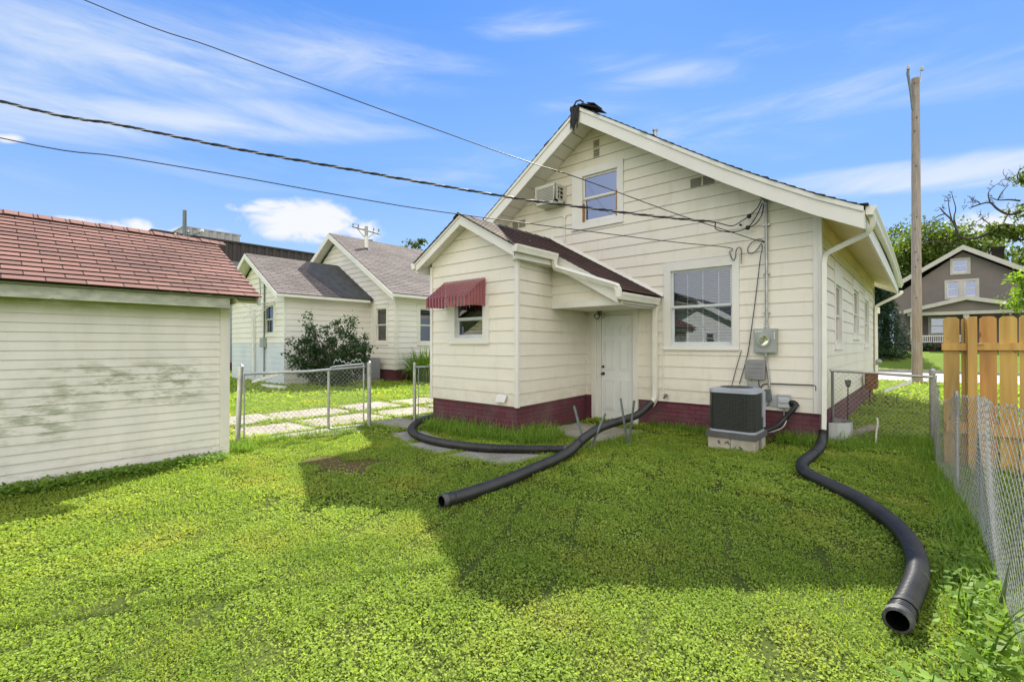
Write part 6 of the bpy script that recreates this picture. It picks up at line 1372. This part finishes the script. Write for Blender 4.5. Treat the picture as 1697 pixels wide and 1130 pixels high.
tree('maple_tree', 'broad leafy tree with yellow-green crown behind the taupe house roof', 'tree', (2.4, 50, 1), (2.4, 50, 8), .4, [(1.9, 50, 9.6, 3.4, 3.2, 2.9), (-.6, 50, 8.8, 2.4, 3, 2.2), (3.6, 49, 8.6, 2.8, 2.5, 2.4), (3.3, 50.5, 11.2, 1.6, 1.8, 1.8)], 120, 15000, .30, 1.25, 'treeleaf')
tree('maple_tree', 'smaller duller green tree between the house eave and the utility pole', 'tree', (-1.9, 55, 1), (-1.9, 55, 7), .3, [(-1.9, 55, 10.4, 2.3, 2.2, 3.2), (-3.6, 56, 8.5, 2.5, 2.2, 2.8), (-.4, 56, 8.0, 2.4, 2.2, 2.8), (-2.4, 54, 6.0, 3.0, 2, 2.0)], 90, 10500, .28, 1.05, 'treeleaf2')
tree('maple_tree', 'low lime green tree showing over the wood fence by the taupe house', 'tree', (5.2, 24.9, 0), (5.2, 24.9, 3), .12, [(5.15, 24.9, 4.4, 1.0, .9, 1.4), (4.75, 24.9, 3.5, .8, .7, .8), (5.9, 25.2, 5.2, 1.0, .8, 1.2)], 46, 4200, .15, .45, 'limeleaf')
tree('distant_tree', 'small dark treetop just above the white house ridge', 'tree', (-45, 26.6, 0), (-45, 26.6, 11), .25, [(-45, 25.3, 12.7, 1.3, 1.2, .8), (-45, 27.0, 13.7, 1.0, .9, .9), (-45, 26.4, 11.6, 2.2, 2, 1.5)], 16, 1500, .34, .55, 'treeleaf2')
# half-dead old tree with bare limbs
T = thing('old_tree', (8.6, 42, 1), 'half-dead old tree with bare crooked limbs at the right edge', 'tree')
b = MB()
def limb(pts, r0, r1): p = smoothpath(pts, 4); n = len(p); b.tube(p, [r0+(r1-r0)*i/(n-1) for i in range(n)], 7)
Y_ = 42
limb([(9.2, 42, 1), (8.6, 42, 5), (7.9, 42, 8.4), (7.2, 42, 10.6), (7.15, 42, 12.6), (7.5, 42, 14.5), (8.4, 42, 17)], .36, .10)
limb([(6.6, 42, 9.7), (6.0, 41.8, 9.9), (5.6, 41.6, 10.25), (5.0, 41.5, 9.9), (4.4, 41.3, 9.5), (3.6, 41.2, 9.42), (3.15, 41.0, 9.75), (2.95, 41, 10.4), (2.72, 41, 11.0), (2.35, 41, 11.55), (2.1, 41, 12.0)], .15, .04)
for pts, r in (([(3.0, 41, 10.4), (2.88, 41, 11.1), (2.98, 41, 11.8), (2.8, 41, 12.75)], .06), ([(2.75, 41, 11), (2.62, 41, 11.8), (2.55, 41, 12.75)], .05), ([(2.4, 41, 11.5), (2.0, 41, 11.4), (1.6, 41, 11.1), (1.15, 41, 10.95)], .05), ([(2.3, 41, 11.2), (1.9, 41, 11.0), (1.45, 41, 10.6)], .04),
               ([(5.5, 41.6, 10.3), (5.75, 41.5, 10.9), (5.8, 41.5, 11.3)], .05), ([(5.2, 41.5, 10.0), (4.7, 41.5, 10.55), (4.35, 41.5, 11.0)], .05), ([(4.9, 41.5, 10.3), (4.6, 41.5, 10.2), (4.2, 41.5, 10.5)], .03),
               ([(6.45, 42, 11.2), (5.9, 42, 11.0), (5.3, 42, 11.5), (4.85, 42, 12.1), (4.1, 42, 12.0), (3.9, 42, 11.9)], .10), ([(6.45, 42, 11.9), (5.9, 42, 12.1), (5.3, 42, 12.2), (4.9, 42, 12.5)], .07), ([(4.9, 42, 12.1), (4.8, 42, 12.8), (5.1, 42, 13.3)], .05), ([(5.3, 42, 12.2), (5.5, 42, 12.7), (5.85, 42, 13.2)], .05), ([(4.4, 42, 12.05), (4.2, 42, 12.3), (3.85, 42, 12.5)], .04),
               ([(6.5, 42, 13.2), (6.3, 42, 13.7), (6.45, 42, 14.3)], .06), ([(6.5, 42, 13.6), (6.2, 42, 13.4), (6.0, 42, 13.6)], .04), ([(1.0, 43, 9.6), (1.7, 43, 9.8), (2.4, 43, 9.6), (3.2, 43, 9.45)], .07), ([(7.4, 42, 8.4), (7.0, 42, 9.0), (6.2, 42, 9.1), (5.7, 42, 9.5)], .1)): limb(pts, r, r*.35)
tw = random.Random(4)
for k in range(90):
    x, z = tw.choice([(2.1, 12), (2.8, 12.7), (2.55, 12.7), (1.3, 10.95), (1.5, 10.6), (5.8, 11.2), (4.4, 10.9), (4.0, 12), (5.0, 13.2), (5.8, 13.1), (4.0, 12.4), (6.0, 13.6), (4.3, 10.5), (3.6, 11.9), (5.2, 12.1)]); p = [Vector((x+tw.uniform(-.3, .3), 41.3, z+tw.uniform(-.3, .3)))]
    for j in range(3): p.append(p[-1]+Vector((tw.uniform(-.22, .22), tw.uniform(-.2, .2), tw.uniform(-.08, .26))))
    b.tube(p, [.022, .018, .014, .008], 4)
b.build('trunk', 'bark', T)
cs = [(6.6, 42, 8.2, .9, .8, .9), (6.2, 42, 9.6, .6, .6, .4), (7.4, 42, 9.5, 1.3, 1, 1.2), (6.9, 42, 7.3, .9, .8, .8), (7.8, 42, 11.5, 1.2, 1, 1.5), (5.2, 41.6, 9.75, .5, .4, .3), (6.9, 42, 13.5, .5, .5, .7)]
C_ = []
for c in cs:
    for k in range(7):
        d = rng.normal(size=3)*.55; g = np.array(c[:3])+d*np.array(c[3:]); C_.append(g+rng.normal(size=(75, 3))*np.array([.30, .3, .17]))
C_ = cat(C_); n = len(C_); D_ = unit(rng.normal(size=(n, 3))); L_ = rng.uniform(.16, .32, n); leaves('crown', C_, D_, unit(np.cross(D_, rng.normal(size=(n, 3)))), L_, L_*.6, 'treeleaf', T)
# hedge under the porch of the taupe house
tree('shrub', 'low shrub at the foot of the taupe house porch', 'shrub', (1.6, 34.6, .95), (1.6, 34.6, 1.2), .03, [(1.3, 34.6, 1.3, .9, .5, .35), (2.6, 34.6, 1.3, .8, .5, .35)], 26, 1600, .12, .22, 'shrubleaf')
# broad-leaved weeds in the near right corner
def weedplant(x, y, h, label, m='limeleaf', n=9, ls=.10):
    T = thing('broadleaf_weed', (x, y, 0), label, 'weed', 'leafy weeds by the near fence'); b = MB(); C_, D_, L_ = [], [], []
    for s_ in range(3):
        a = random.uniform(0, 6.28); tip = Vector((x+math.cos(a)*h*.35, y+math.sin(a)*h*.35, h*random.uniform(.8, 1.1))); pts = tubes_limb(b, (x, y, 0), tip, .005, .002, .1)
        for k in range(n):
            p = pts[1+int(k*5/n)]; aa = k*2.4+a; el = random.uniform(-.1, .5); C_.append(p); D_.append((math.cos(aa)*math.cos(el), math.sin(aa)*math.cos(el), math.sin(el))); L_.append(ls*random.uniform(.6, 1.2))
    b.build('stem', m, T); D_ = np.array(D_); L_ = np.array(L_); leaves('leaves', np.array(C_), unit(D_), sideof(D_, .15), L_, L_*.5, m, T, mid=.42)
weedplant(1.34, -5.15, .34, 'lime leafy weed climbing the chain link at the near edge'); weedplant(1.22, -5.75, .20, 'low dark-leaved weed at the bottom right corner', 'weed', 8, .09); weedplant(1.30, -4.55, .24, 'small leafy weed against the chain link beside the pipe end', 'limeleaf', 7, .07)
weedplant(1.12, -5.5, .16, 'squat broad-leaved weed left of the dark-leaved one', 'weed', 8, .08)
